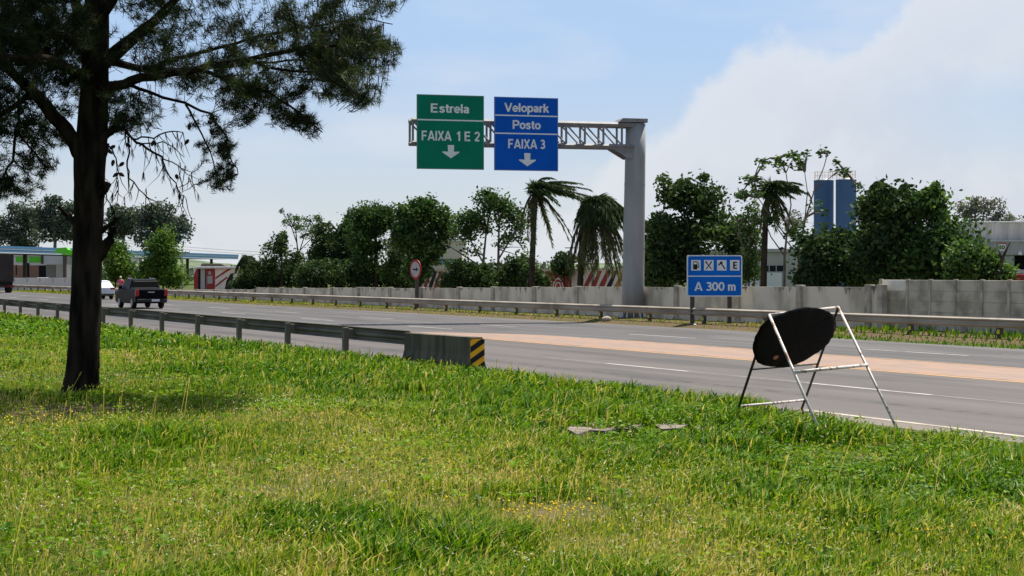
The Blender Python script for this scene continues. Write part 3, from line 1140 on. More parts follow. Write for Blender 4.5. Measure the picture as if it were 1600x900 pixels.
for w in (-HW, HW):
    vs = []
    tri = [(0.25, zB - 0.02), (1.15, zB - 0.02), (1.15, zB - 0.12), (0.45, zB - 0.52), (0.25, zB - 0.52)]
    vs = [armpt(s_, w - 0.04, z) for s_, z in tri] + [armpt(s_, w + 0.04, z) for s_, z in tri]
    k = len(tri)
    m.add(vs, [tuple(range(k)), tuple(reversed(range(k, 2 * k)))] + [(i, i + k, (i + 1) % k + k, (i + 1) % k) for i in range(k)])
m.build('bracket', 'truss_steel', root)


def arm_depth(px):
    u = (px - 800) / F_PX
    # intersection of the viewing column with the arm's line, in plan
    y0 = pole_y - 0.25 * pole_x
    return y0 / (1 - 0.25 * u)


def hang_sign(name, label, cx, cy, wpx, hpx, mat):
    d = arm_depth(cx) - 0.78
    c = P(cx, cy, d)
    s = d / F_PX
    root = thing(name, label, 'road sign', (c[0], c[1], c[2] - hpx * s / 2), ARM, 'direction signs on the gantry')
    w, hh = wpx * s / math.cos(ARM), hpx * s
    m = MB()
    m.box(-w / 2, w / 2, 0, 0.05, 0, hh)
    m.build('panel', mat, root, bevel=0.006)
    b = MB()
    e, g = 0.035, 0.012
    for (x0, x1, z0, z1) in ((-w / 2 + g, w / 2 - g, hh - g - e * 0.5, hh - g), (-w / 2 + g, w / 2 - g, g, g + e * 0.5), (-w / 2 + g, -w / 2 + g + e * 0.5, g + e, hh - g - e), (w / 2 - g - e * 0.5, w / 2 - g, g + e, hh - g - e)):
        b.box(x0, x1, -0.004, 0.001, z0, z1)
    b.build('border', 'frame_white' if False else 'sign_grey_back', root)
    br = MB()
    for xx in (-w * 0.3, w * 0.3):
        br.box(xx - 0.05, xx + 0.05, 0.052, 0.20, hh * 0.22, hh * 0.78)
    br.build('bracket', 'truss_steel', root)

    def at(px, py):
        return (px - cx) * s / math.cos(ARM), (cy - py) * s + hh / 2
    return root, at, s / math.cos(ARM), w, hh


def down_arrow(root, x, z, w, h):
    m = MB()
    pts = [(-0.19, 0.5), (0.19, 0.5), (0.17, 0.0), (0.5, 0.02), (0.5, -0.06), (0.0, -0.5), (-0.5, -0.06), (-0.5, 0.02), (-0.17, 0.0)]
    m.plate([(x + a * w, z + b * h) for a, b in pts], -0.008, -0.001)
    m.build('arrow', 'sign_white', root)


def rule(root, w, z, t=0.05):
    m = MB()
    m.box(-w / 2 + 0.03, w / 2 - 0.03, -0.006, 0.001, z - t / 2, z + t / 2)
    m.build('divider', 'sign_white', root)


root, at, s, w, hh = hang_sign('direction_sign', 'green overhead sign with one destination above two lane numbers', 704, 206.5, 104, 116, 'sign_green')
x, z = at(703, 169.5)
lettering('Estrela', root, x, -0.004, z, 13.6 * s, 59 * s, 'sign_white', bold=0.02)
x, z = at(682.5, 212.5)
lettering('FAIXA', root, x, -0.004, z, 14.5 * s, 46 * s, 'sign_white', bold=0.02)
x, z = at(731.5, 212.5)
lettering('1 E 2', root, x, -0.004, z, 14.5 * s, 36 * s, 'sign_white', bold=0.02)
rule(root, w, at(704, 188)[1], 0.055)
x, z = at(704.5, 237)
down_arrow(root, x, z, 26 * s, 20 * s)

root, at, s, w, hh = hang_sign('direction_sign', 'dark blue overhead sign divided into three bands with a lane arrow', 822.5, 209.5, 100, 114.5, 'sign_blue')
x, z = at(823, 168.5)
lettering('Velopark', root, x, -0.004, z, 13.2 * s, 70 * s, 'sign_white', bold=0.02)
x, z = at(823, 195)
lettering('Posto', root, x, -0.004, z, 13.2 * s, 44 * s, 'sign_white', bold=0.02)
x, z = at(823, 225)
lettering('FAIXA 3', root, x, -0.004, z, 14 * s, 58 * s, 'sign_white', bold=0.02)
rule(root, w, at(823, 181)[1], 0.055)
rule(root, w, at(823, 209)[1], 0.055)
x, z = at(824, 249.5)
down_arrow(root, x, z, 26 * s, 20 * s)

# ------------------------------------------------------------------ blue service sign
SD = 62.2
c = P(1116.5, 431, SD)
s = SD / F_PX
gb = float(gz(c[0], c[1]))
root = thing('service_sign', 'bright blue service sign with four pictograms standing on two posts', 'road sign', (c[0], c[1], gb), R(7))
w, hh = 88.5 * s, 64.8 * s
zc = c[2] - gb
m = MB()
r_ = 0.06


def rrect(x0, x1, z0, z1, r, k=4):
    pts = []
    for cx_, cz_, a0 in ((x1 - r, z0 + r, -90), (x1 - r, z1 - r, 0), (x0 + r, z1 - r, 90), (x0 + r, z0 + r, 180)):
        for i in range(k + 1):
            th = R(a0 + 90 * i / k)
            pts.append((cx_ + r * math.cos(th), cz_ + r * math.sin(th)))
    return pts


m.plate(rrect(-w / 2, w / 2, zc - hh / 2, zc + hh / 2, 0.08), -0.02, 0.02)
m.build('border', 'sign_white', root)
m = MB()
m.plate(rrect(-w / 2 + 0.045, w / 2 - 0.045, zc - hh / 2 + 0.045, zc + hh / 2 - 0.045, 0.06), -0.025, -0.0203)
m.build('panel', 'sign_blue_light', root)


def at(px, py):
    return (px - 1116.5) * s, zc + (431 - py) * s


m = MB()
m.box(-w / 2 + 0.04, w / 2 - 0.04, -0.029, -0.0253, at(0, 431.5)[1] - 0.02, at(0, 431.5)[1] + 0.02)
m.build('divider', 'sign_white', root)
x, z = at(1117, 447.5)
lettering('A 300 m', root, x, -0.029, z, 13.6 * s, 66 * s, 'sign_white', bold=0.02)
for k, px in enumerate((1086.5, 1107, 1127.7, 1148.5)):
    x, z = at(px, 414.5)
    q = 7.6 * s
    m = MB()
    m.plate([(x - q, z - q * 1.08), (x + q, z - q * 1.08), (x + q, z + q * 1.08), (x - q, z + q * 1.08)], -0.029, -0.0253)
    tile = m.build('pictogram_tile', 'sign_white', root)
    p = MB()

    def pl(pts):
        p.plate([(x + a * q, z + b * q) for a, b in pts], -0.032, -0.0293)
    if k == 0:       # fuel pump
        pl([(-0.6, -0.85), (0.3, -0.85), (0.3, 0.1), (-0.6, 0.1)])
        pl([(-0.68, 0.1), (0.38, 0.1), (0.34, 0.2), (-0.64, 0.2)])
        pl([(-0.6, 0.62), (0.3, 0.62), (0.3, 0.78), (-0.6, 0.78)])
        pl([(-0.6, 0.2), (-0.48, 0.2), (-0.48, 0.62), (-0.6, 0.62)])
        pl([(0.18, 0.2), (0.3, 0.2), (0.3, 0.62), (0.18, 0.62)])
        pl([(0.3, -0.35), (0.55, -0.55), (0.7, -0.4), (0.62, 0.5), (0.45, 0.7), (0.4, 0.6), (0.5, 0.45), (0.55, -0.3), (0.3, -0.2)])
    elif k == 1:     # crossed cutlery
        pl([(-0.62, -0.72), (-0.48, -0.85), (0.6, 0.55), (0.72, 0.8), (0.55, 0.85), (0.38, 0.62)])
        pl([(0.62, -0.72), (0.48, -0.85), (0.0, -0.2), (0.12, -0.06)])
        pl([(-0.12, -0.05), (0.0, 0.08), (-0.4, 0.55), (-0.35, 0.8), (-0.5, 0.85), (-0.7, 0.8), (-0.72, 0.5), (-0.5, 0.35)])
    elif k == 2:     # spanner / hammer
        pl([(-0.15, 0.25), (0.02, 0.42), (0.78, -0.65), (0.58, -0.85)])
        pl([(-0.8, 0.1), (-0.62, -0.1), (-0.3, 0.2), (0.1, 0.3), (0.25, 0.5), (-0.05, 0.8), (-0.3, 0.8), (-0.35, 0.55)])
    else:            # letter E
        pl([(-0.35, -0.75), (0.5, -0.75), (0.5, -0.48), (-0.02, -0.48), (-0.02, -0.14), (0.42, -0.14), (0.42, 0.13), (-0.02, 0.13), (-0.02, 0.48), (0.48, 0.48), (0.48, 0.75), (-0.35, 0.75)])
    p.build('pictogram', 'black', tile)
for px in (1082, 1141.5):
    x = (px - 1116.5) * s
    m = MB()
    m.box(x - 0.075, x + 0.075, 0.03, 0.18, -0.2, zc - hh / 2 + 1.3)
    m.build('post', 'post_steel', root, bevel=0.01)

# ------------------------------------------------------------------ round red-ringed sign
DS = 36.3
d = dep(DS, 650)
c = P(649.5, 421, d)
gb = float(gz(c[0], c[1]))
s = d / F_PX
root = thing('round_sign', 'round white sign with a red ring and black arrow on a dark post', 'road sign', (c[0], c[1], gb), R(-52))
rad = 15.5 * s
zc = c[2] - gb


def disc(r, y0, y1, n=40):
    m_ = MB()
    m_.plate([(r * math.cos(2 * math.pi * i / n), zc + r * math.sin(2 * math.pi * i / n)) for i in range(n)], y0, y1)
    return m_


disc(rad, -0.02, 0.01).build('red_ring', 'sign_red', root)
disc(rad * 0.78, -0.026, -0.0203).build('face', 'sign_dull', root)
m = MB()
q = rad
m.plate([(-0.48 * q, zc - 0.07 * q), (0.15 * q, zc - 0.07 * q), (0.15 * q, zc - 0.2 * q), (0.5 * q, zc), (0.15 * q, zc + 0.2 * q), (0.15 * q, zc + 0.07 * q), (-0.48 * q, zc + 0.07 * q)], -0.031, -0.0263)
m.build('arrow', 'black', root)
m = MB()
m.box(-0.09, 0.09, 0.012, 0.16, -0.2, zc + 0.5)
m.build('post', 'post_steel', root)


# ------------------------------------------------------------------ folding frame stand with the covered sign
def aframe():
    FL, FR, BL, BR = G(1290, 687), G(1407, 674), G(1145, 657), G(1250, 640)
    TL, TR = P(1202, 492, (FL[1] + BL[1]) / 2), P(1310, 480, (FR[1] + BR[1]) / 2)
    base = (FL + FR + BL + BR) / 4
    root = thing('frame_sign', 'folding trestle stand with a black covered sign at the edge of the road', 'road sign', base)
    lerp = lambda a, b, f: a + (b - a) * f
    sink = np.array([0, 0, -0.06])

    def tube(name, a, b, r, mat):
        m = MB()
        a, b = Vector(a), Vector(b)
        m.tube([a, a.lerp(b, 0.5), b], r, n=10)
        return m.build(name, mat, root, smooth=True, world_root=root)
    r = 0.0175
    tube('leg', TL, FL + sink, r, 'frame_white')
    tube('leg', TR, FR + sink, r, 'frame_white')
    tube('leg', TL, BL + sink, r, 'frame_dark')
    tube('leg', TR, BR + sink, r, 'frame_dark')
    tube('ridge_bar', TL, TR, r, 'frame_white')
    tube('cross_bar', lerp(TL, FL, 0.477), lerp(TR, FR, 0.49), 0.02, 'frame_white')
    tube('cross_bar', lerp(TL, BL, 0.86), lerp(TR, BR, 0.9), 0.018, 'frame_white')
    tube('cross_bar', lerp(TL, BL, 0.50), lerp(TR, BR, 0.53), 0.012, 'frame_dark')
    # the sign wrapped in black sheeting, lying on the rear legs and folded over the ridge bar
    n = np.cross(TR - TL, BL - TL)
    n = n / np.linalg.norm(n)
    if n[1] > 0:
        n = -n
    outline = [(345, 140), (400, 112), (455, 92), (500, 78), (540, 72), (580, 70), (630, 78), (680, 98), (700, 130), (703, 195), (690, 230), (665, 268), (630, 300), (580, 335), (520, 366), (460, 388), (420, 394), (370, 391), (320, 383), (285, 360), (265, 310), (266, 265), (285, 215), (312, 170)]
    pl = []
    for (a, b) in outline:
        x, y = 1100 + a / 3.46, 460 + b / 3.46
        dr = ray(x, y)
        o_ = np.array([0, 0, EYE])
        s_ = np.dot(TL + n * 0.045 - o_, n) / np.dot(dr, n)
        pl.append(o_ + dr * s_)
    pl = np.array(pl)
    # refine outline + concentric rings, wrinkled
    k = len(pl)
    dense = []
    for i in range(k):
        p0, p1, p2, p3 = pl[i - 1], pl[i], pl[(i + 1) % k], pl[(i + 2) % k]
        for f in (0, 0.25, 0.5, 0.75):
            dense.append(0.5 * ((2 * p1) + (-p0 + p2) * f + (2 * p0 - 5 * p1 + 4 * p2 - p3) * f * f + (-p0 + 3 * p1 - 3 * p2 + p3) * f ** 3))
    dense = np.array(dense)
    K = len(dense)
    dense = dense + rng.normal(0, 0.004, dense.shape)
    cen = dense.mean(0)
    rings = [1.0, 0.985, 0.9, 0.75, 0.55, 0.35, 0.15]
    off = [0.0, 0.022, 0.034, 0.038, 0.04, 0.04, 0.04]
    V, F = [], []
    for sgn in (1, -1):
        for r_i, (rr, oo) in enumerate(zip(rings, off)):
            for i in range(K):
                p = cen + (dense[i] - cen) * rr
                wr = 0.010 * (fbm(np.array(p[0] * 6 + p[2] * 3), np.array(p[2] * 5 - p[0] * 2), 21) - 0.5) * 2 if r_i > 1 else 0
                V.append(p + n * (sgn * oo * 0.7 + wr))
    R_ = len(rings)
    for half in range(2):
        o_ = half * R_ * K
        for r_i in range(R_ - 1):
            for i in range(K):
                j = (i + 1) % K
                q = (o_ + r_i * K + i, o_ + r_i * K + j, o_ + (r_i + 1) * K + j, o_ + (r_i + 1) * K + i)
                F.append(q if half == 0 else tuple(reversed(q)))
        F.append(tuple(o_ + (R_ - 1) * K + i for i in range(K)))
    m = MB()
    m.add(V, F)
    cov = m.build('covered_panel', 'plastic_black', root, smooth=True, world_root=root)
    # torn spot with the orange face below
    m = MB()
    pp = []
    for (a, b) in ((375, 340), (392, 330), (405, 333), (400, 346), (383, 354), (376, 350)):
        x, y = 1100 + a / 3.46, 460 + b / 3.46
        dr = ray(x, y)
        o_ = np.array([0, 0, EYE])
        s_ = np.dot(TL + n * 0.085 - o_, n) / np.dot(dr, n)
        pp.append(o_ + dr * s_)
    kk = len(pp)
    m.add([p for p in pp] + [p - n * 0.006 for p in pp], [tuple(range(kk)), tuple(reversed(range(kk, 2 * kk)))] + [(i, i + kk, (i + 1) % kk + kk, (i + 1) % kk) for i in range(kk)])
    l = root.location
    o = m.build('torn_spot', 'orange_patch', cov, world_root=root)


aframe()

# ------------------------------------------------------------------ buildings and structures behind the wall


def box_building(name, label, cat, x0, x1, y_top, depth, thick, mat, parts=(), yaw=0.0, zb=-0.2, roof=None):
    """a building whose front spans photo columns x0..x1 at a distance; parts: (name, px0, px1, py0, py1, mat, out)"""
    a, b = P(x0, 427, depth), P(x1, 427, depth)
    s = depth / F_PX
    w = (x1 - x0) * s
    h = EYE + (427 - y_top) * s
    root = thing(name, label, cat, ((a[0] + b[0]) / 2, depth, 0), yaw)
    m = MB()
    m.box(-w / 2, w / 2, 0, thick, zb, h)
    m.build('wall', mat, root)
    if roof:
        m = MB()
        m.box(-w / 2 - 0.25, w / 2 + 0.25, -0.25, thick + 0.25, h + 0.003, h + 0.25)
        m.build('roof', roof, root)
    for (nm, p0, p1, q0, q1, mt, outd) in parts:
        m = MB()
        cx = (x0 + x1) / 2
        m.box((p0 - cx) * s, (p1 - cx) * s, -outd, -0.004 if outd > 0.01 else 0.02, EYE + (427 - q1) * s, EYE + (427 - q0) * s)
        m.build(nm, mt, root)
    return root, s, w, h


box_building('roadside_building', 'cream building with a dark blue stripe half hidden by trees', 'building', 606, 722, 377, 150, 12, 'cream_wall', [('stripe', 607, 721, 405, 413, 'blue_band', 0.06), ('window', 640, 664, 420, 432, 'opening_dark', 0.03), ('window', 696, 712, 420, 434, 'opening_dark', 0.03)], roof='roof_edge')
box_building('small_building', 'beige building glimpsed just past the gantry pole', 'building', 1004, 1062, 371, 150, 9, 'beige_wall', [('window', 1012, 1020, 392, 402, 'opening_dark', 0.03)], roof='roof_edge')
box_building('workshop', 'grey workshop with a window row behind the bare trees', 'building', 1128, 1252, 394, 118, 9, 'grey_wall', [('window', 1190, 1224, 415, 424, 'opening_dark', 0.03), ('window_bar', 1201, 1202.4, 415, 424, 'grey_wall', 0.05), ('window_bar', 1212, 1213.4, 415, 424, 'grey_wall', 0.05), ('door', 1192, 1221, 426, 452, 'white_wall', 0.08), ('door', 1167, 1186, 422, 452, 'white_wall', 0.08)], roof='corrugated')

# mural wall: white with red and dark slanted bands
DM = 50.0
tm0, tm1 = T(DM, 1022), T(DM, 640)
cc_ = RD(DM, (tm0 + tm1) / 2)
root = thing('mural_wall', 'low wall painted with slanted red and white bands', 'wall', cc_, RA - math.pi / 2)
wm = tm1 - tm0
sm = 100.0 / F_PX
hm = 2.25
m = MB()
m.box(-wm / 2, wm / 2, 0, 0.25, -0.2, hm)
m.build('wall', 'mural_white', root)
m = MB()
m.box(-wm / 2 - 0.05, wm / 2 + 0.05, -0.05, 0.3, hm + 0.003, hm + 0.10)
m.build('coping', 'cream_wall', root)
PW = T(DM, 893) - (tm0 + tm1) / 2, T(DM, 852) - (tm0 + tm1) / 2      # the red panel
for i, x0 in enumerate(np.arange(-wm / 2 + 0.2, wm / 2 - 3, 0.92)):
    x0 = float(x0)
    if -PW[1] - 1.8 < x0 < -PW[0]:
        continue
    m = MB()
    wv = (9.5 if i % 3 else 12) * sm
    hh_ = hm - 0.05
    lean_ = 0.95
    m.plate([(x0, 0.0), (x0 + wv, 0.0), (x0 + wv + lean_, hh_ * 0.6), (x0 + wv + lean_ * 1.7, hh_), (x0 + lean_ * 1.7, hh_), (x0 + lean_ * 0.8, hh_ * 0.6)], -0.006, -0.001)
    m.build('painted_band', 'mural_dark' if i % 7 == 3 else ('mural_gold' if i % 9 == 5 else 'mural_red'), root)
m = MB()
x0, x1 = -PW[1], -PW[0]
m.plate([(x0, 0.0), (x1, 0.0), (x1, hm - 0.06), (x0, hm - 0.06)], -0.006, -0.001)
pn = m.build('painted_panel', 'mural_red', root)
m = MB()
cxp, czp = (x0 + x1) / 2, hm * 0.52
for r0, r1 in ((0.5, 0.62), (0.25, 0.36)):
    n = 22
    ring = [(cxp + r1 * math.cos(2 * math.pi * i / n) * 1.1, czp + r1 * math.sin(2 * math.pi * i / n)) for i in range(n)]
    inner = [(cxp + r0 * math.cos(2 * math.pi * i / n) * 1.1, czp + r0 * math.sin(2 * math.pi * i / n)) for i in range(n)]
    vs = [(p[0], -0.010, p[1]) for p in ring] + [(p[0], -0.010, p[1]) for p in inner]
    m.add(vs, [(i, (i + 1) % n, n + (i + 1) % n, n + i) for i in range(n)])
m.build('painted_swirl', 'mural_white', pn)

# kiosk with the painted walls
dk = 150.0
sk = dk / F_PX
c = P(338, 427, dk)
root = thing('kiosk', 'small red and white painted kiosk with a flat white roof', 'kiosk', (c[0], dk, 0))
kx = lambda px: (px - 338) * sk
kz = lambda py: EYE + (427 - py) * sk
m = MB()
m.box(kx(303), kx(369), 0, 3.5, -0.2, kz(419.5))
m.build('wall', 'mural_white', root)
m = MB()
m.box(kx(305), kx(375), -0.5, 3.8, kz(419.4), kz(416.3))
m.build('roof', 'roof_edge', root, bevel=0.03)
m = MB()
m.plate([(kx(312), kz(416)), (kx(352), kz(416)), (kx(344), kz(412)), (kx(314), kz(411.5))], 0.4, 2.6)
m.build('roof_unit', 'post_steel', root)
for nm, pts, mt in (('painted_wall', [(303, 452), (311, 452), (311, 420), (307, 420), (303, 430)], 'mural_red'), ('doorway', [(309.5, 452), (313.5, 452), (313.5, 420), (309.5, 420)], 'opening_dark'),
                    ('shutter', [(314, 452), (320, 452), (320, 420), (314, 420)], 'grey_wall'), ('doorway', [(320.3, 452), (322, 452), (322, 420), (320.3, 420)], 'opening_dark'), ('painted_wall', [(322.4, 452), (336, 452), (336, 420), (322.4, 420)], 'mural_red'),
                    ('painted_band', [(336.5, 433.5), (336.5, 436.5), (362, 420), (356, 420)], 'mural_red'), ('painted_band', [(336.5, 446), (336.5, 449), (356, 434), (354, 432)], 'mural_red'), ('painted_figure', [(351, 452), (362, 452), (365, 426), (360, 428), (354, 438)], 'mural_dark')):
    m = MB()
    m.plate([(kx(p), kz(q)) for p, q in pts], -0.012 - 0.006 * (nm == 'doorway'), -0.002)
    m.build(nm, mt, root)
m = MB()
m.box(kx(324), kx(332), -0.02, -0.0125, kz(443), kz(431))
m.box(kx(325.5), kx(330), -0.02, -0.0125, kz(429), kz(424))
m.build('notice', 'grey_wall', root)

# silos
for k, (x0, x1, yt, dd, lab) in enumerate(((1271.5, 1302.2, 282, 168, 'dark blue cylindrical silo, shaded one of the pair'), (1305.8, 1337.5, 281, 165, 'blue cylindrical silo, sunlit one of the pair with pale edge'))):
    s = dd / F_PX
    c = P((x0 + x1) / 2, 427, dd)
    rr = (x1 - x0) / 2 * s
    h = EYE + (427 - yt) * s
    root = thing('silo', lab, 'silo', (c[0], dd, 0), 0, 'blue silos')
    m = MB()
    m.tube([(0, 0, -0.2), (0, 0, h)], rr, n=48)
    m.build('shell', 'silo_blue', root, smooth=False)
    m = MB()
    for zr in np.arange(1.5, h, 1.6):
        m.tube([(0, 0, zr), (0, 0, zr + 0.05)], rr + 0.015, n=48)
    m.build('seam', 'silo_blue', root)
    m = MB()
    m.tube([(0, 0, h + 0.002), (0, 0, h + 0.12)], [rr + 0.05, rr - 0.1], n=48)
    m.build('lid', 'silo_seam', root)
    m = MB()
    for i in range(10):
        th = 2 * math.pi * i / 10
        m.tube([(rr * 0.93 * math.cos(th), rr * 0.93 * math.sin(th), h + 0.1), (rr * 0.93 * math.cos(th), rr * 0.93 * math.sin(th), h + 0.9)], 0.018, n=4)
    for zz in (0.5, 0.9):
        m.tube([(rr * 0.93 * math.cos(2 * math.pi * i / 20), rr * 0.93 * math.sin(2 * math.pi * i / 20), h + zz) for i in range(21)], 0.014, n=4)
    m.build('railing', 'rust_rail', root)

# warehouse on the right
dwh = 118.0
sw = dwh / F_PX
c = P(1640, 427, dwh)
root = thing('warehouse', 'pale corrugated warehouse with a dark loading bay above the slab wall', 'building', (c[0], dwh, 0))
wx = lambda px: (px - 1640) * sw
wz = lambda py: EYE + (427 - py) * sw


def corr(x0, x1, y0, z0, z1, name, mat='corrugated', pitch=0.30):
    m = MB()
    xs = np.arange(x0, x1, pitch / 4)
    prof = [0, 0.05, 0.05, 0]
    vs, fs = [], []
    for i, x in enumerate(xs):
        yy = y0 - prof[i % 4]
        vs += [(x, yy, z0), (x, yy, z1)]
        if i:
            fs.append((2 * i - 2, 2 * i, 2 * i + 1, 2 * i - 1))
    m.add(vs, fs)
    return m.build(name, mat, root)


m = MB()
m.box(wx(1510), wx(1900), 0.3, 22, -0.2, wz(347.5))
m.box(wx(1500), wx(1570), -2.2, 0.297, -0.2, wz(400))
m.build('wall', 'grey_wall', root)
corr(wx(1511), wx(1900), 0.28, wz(377), wz(348), 'upper_cladding')
corr(wx(1500), wx(1900), -2.3, wz(399), wz(378.5), 'lower_cladding')
m = MB()
m.box(wx(1510), wx(1901), -0.1, 22.2, wz(347.3), wz(345.6))
m.build('roof', 'roof_edge', root)
m = MB()
m.box(wx(1499), wx(1901), -2.45, 0.22, wz(378.3), wz(376.9))
m.build('canopy_roof', 'roof_edge', root)
m = MB()
m.box(wx(1570.5), wx(1700), 0.2, 0.29, wz(421), wz(399.5))
m.build('loading_bay', 'opening_dark', root)
m = MB()
m.box(wx(1562), wx(1700), -1.2, 0.18, wz(427), wz(421.4))
m.build('ledge', 'white_wall', root)
m = MB()
m.box(wx(1544.5), wx(1556), -2.42, -2.38, wz(393), wz(380))
bd = m.build('number_board', 'sign_white', root)
m = MB()
m.box(wx(1544.5), wx(1556), -2.43, -2.4215, wz(382), wz(380.3))
m.build('red_bar', 'sign_red', bd)
lettering('30', bd, wx(1549.6), -2.427, wz(387.3), 6.2 * sw, 9.5 * sw, 'black', bold=0.02)
m = MB()
m.tube([(wx(1576), -2.6, wz(396.5) - 0.12), (wx(1576), -2.6, wz(396.5) + 0.12)], [0.16, 0.1], n=14)
m.build('lamp', 'lamp_white', root)
# red truck body by the ledge
c = P(1612, 434, 100)
root = thing('parked_trailer', 'red trailer partly hidden behind the slab wall below the loading bay', 'trailer', (c[0], 100, 0))
m = MB()
m.box(-1.42, 2.6, 0, 6, 0.9, EYE + (427 - 428.5) * 100 / F_PX)
m.build('body', 'mural_red', root, bevel=0.05)
m = MB()
for xx in (-1.0, 2.0):
    m.tube([(xx, -0.05, 0.45), (xx, 0.3, 0.45)], 0.45, n=18)
m.build('wheel', 'tyre', root)

# ------------------------------------------------------------------ filling station far left
da, db = 205.0, 292.0
A, B = P(-90, 427, da - 22), P(372, 427, db)
dirv = B - A
Lc = float(np.linalg.norm(dirv[:2]))
yaw = math.atan2(dirv[1], dirv[0])
root = thing('station_canopy', 'long filling station canopy with a striped blue fascia', 'canopy', (A[0], A[1], 0), yaw)
ztop, zbot = 5.45, 4.55
m = MB()
m.box(0, Lc, 0.05, 9, zbot + 0.05, ztop - 0.05)
m.build('roof', 'canopy_blue', root)
for k, (z0, z1, mt) in enumerate(((zbot, zbot + 0.2, 'canopy_pale'), (zbot + 0.204, zbot + 0.45, 'canopy_blue'), (zbot + 0.454, zbot + 0.58, 'canopy_pale'), (zbot + 0.584, ztop, 'canopy_blue'))):
    m = MB()
    m.box(-0.02 * k, Lc + 0.02 * k, -0.03 * k, 0.048, z0, z1)
    m.build('fascia_band', mt, root)
for xx in np.linspace(4, Lc - 4, 9):
    m = MB()
    m.box(xx - 0.2, xx + 0.2, 3.5, 3.9, -0.1, zbot + 0.049)
    m.build('column', 'post_steel', root)
dgs = 196.0
sg = dgs / F_PX
c = P(99, 427, dgs)
root = thing('canopy_sign', 'bright green sign block at the end of the blue canopy', 'sign', (c[0], dgs, 0))
gx = lambda px: (px - 99) * sg
gzz = lambda py: EYE + (427 - py) * sg
m = MB()
m.plate([(gx(84), gzz(395)), (gx(90), gzz(387.5)), (gx(104), gzz(386.5)), (gx(106), gzz(390)), (gx(113), gzz(391)), (gx(111), gzz(396)), (gx(108), gzz(399)), (gx(97), gzz(398)), (gx(95), gzz(395.5))], 0, 1.2)
m.build('panel', 'canopy_green', root)
m = MB()
m.box(gx(99) - 0.2, gx(99) + 0.2, 0.5, 0.9, -0.1, gzz(397.6))
m.build('post', 'post_steel', root)

box_building('station_shop', 'station shop with white walls and lime green panels under the canopy', 'shop', 2, 116, 397.5, 240, 12, 'white_wall',
             [('green_panel', 25, 35.5, 401, 409.5, 'canopy_green', 0.1), ('green_panel', 38, 43, 401, 409.5, 'canopy_green', 0.1), ('green_panel', 46, 64, 401, 410, 'canopy_green', 0.1), ('frame', 64.4, 68, 398, 412, 'post_steel', 0.12), ('fascia', 16, 63, 397.8, 400.6, 'cream_wall', 0.14),
              ('shopfront', 4, 72, 414.5, 434, 'brown_wall', 0.05), ('doorway', 36, 46, 411, 434, 'opening_dark', 0.09), ('doorway', 61, 72, 415, 434, 'opening_dark', 0.09), ('window', 25, 26.5, 414, 430, 'opening_dark', 0.09)])
# trailer box parked at the station
dt_ = 222.0
st = dt_ / F_PX
c = P(88, 427, dt_)
root = thing('cargo_trailer', 'cream box trailer parked by the shop', 'trailer', (c[0], dt_, 0))
m = MB()
m.box(-16 * st, 0.5 * st, 0, 3, 0.9, EYE + (427 - 413.5) * st)
m.build('body', 'beige_wall', root, bevel=0.04)
m = MB()
m.box(0.6 * st, 16 * st, -0.4, 3, 0.9, EYE + (427 - 413) * st)
m.build('front_box', 'white_wall', root, bevel=0.04)
for xx in (-10, -6, 9):
    m = MB()
    m.tube([(xx * st, -0.1, 0.5), (xx * st, 0.25, 0.5)], 0.5, n=16)
    m.build('wheel', 'tyre', root)
# boundary wall of the station
root, *_ = box_building('low_wall', 'low white wall with slim posts in front of the station', 'wall', -60, 118, 434, 190, 0.2, 'white_wall', [('post', x_, x_ + 1, 433, 441, 'grey_wall', 0.05) for x_ in (22, 42, 62, 82, 101)])
box_building('advertising_board', 'white board hanging below the blue canopy between the green trees', 'sign', 204, 223, 401, 190, 0.3, 'white_wall', [('lettering_mark', 208, 217, 403, 405, 'grey_wall', 0.02)], zb=3.1)

# ------------------------------------------------------------------ vehicles


def profile_body(prof, width, belt, inset, name, mat, parent, bevel=0.05):
    """side profile (y,z) extruded across X, the part above the belt line drawn in"""
    m = MB()
    n = len(prof)
    vs = []
    for sx in (-1, 1):
        for (y, z) in prof:
            k = 0.0
            if z > belt:
                k = inset * min(1.0, (z - belt) / 0.5)
            vs.append((sx * (width / 2 - k), y, z))
    fs = [tuple(range(n)), tuple(reversed(range(n, 2 * n)))] + [(i, i + n, (i + 1) % n + n, (i + 1) % n) for i in range(n)]
    m.add(vs, fs)
    return m.build(name, mat, parent, bevel=bevel)


def wheels(root, ys, track, r, w=0.22):
    for y in ys:
        for sx in (-1, 1):
            x = sx * (track / 2)
            m = MB()
            m.tube([(x - w / 2, y, r), (x - w / 2 + 0.03, y, r), (x + w / 2 - 0.03, y, r), (x + w / 2, y, r)], [r * 0.9, r, r, r * 0.9], n=24)
            wh = m.build('wheel', 'tyre', root)
            m = MB()
            m.tube([(x + sx * (w / 2 + 0.002), y, r), (x + sx * (w / 2 + 0.02), y, r)], r * 0.6, n=18)
            m.build('rim', 'rim', wh)


def quad_plate(pts, d, name, mat, parent):
    """thin plate through 4 points pushed out by d along its normal"""
    p = [Vector(q) for q in pts]
    n = (p[1] - p[0]).cross(p[2] - p[0]).normalized() * d
    m = MB()
    m.add([q + n * 0.15 for q in p] + [q + n for q in p], [(3, 2, 1, 0), (4, 5, 6, 7), (0, 1, 5, 4), (1, 2, 6, 5), (2, 3, 7, 6), (3, 0, 4, 7)])
    return m.build(name, mat, parent)


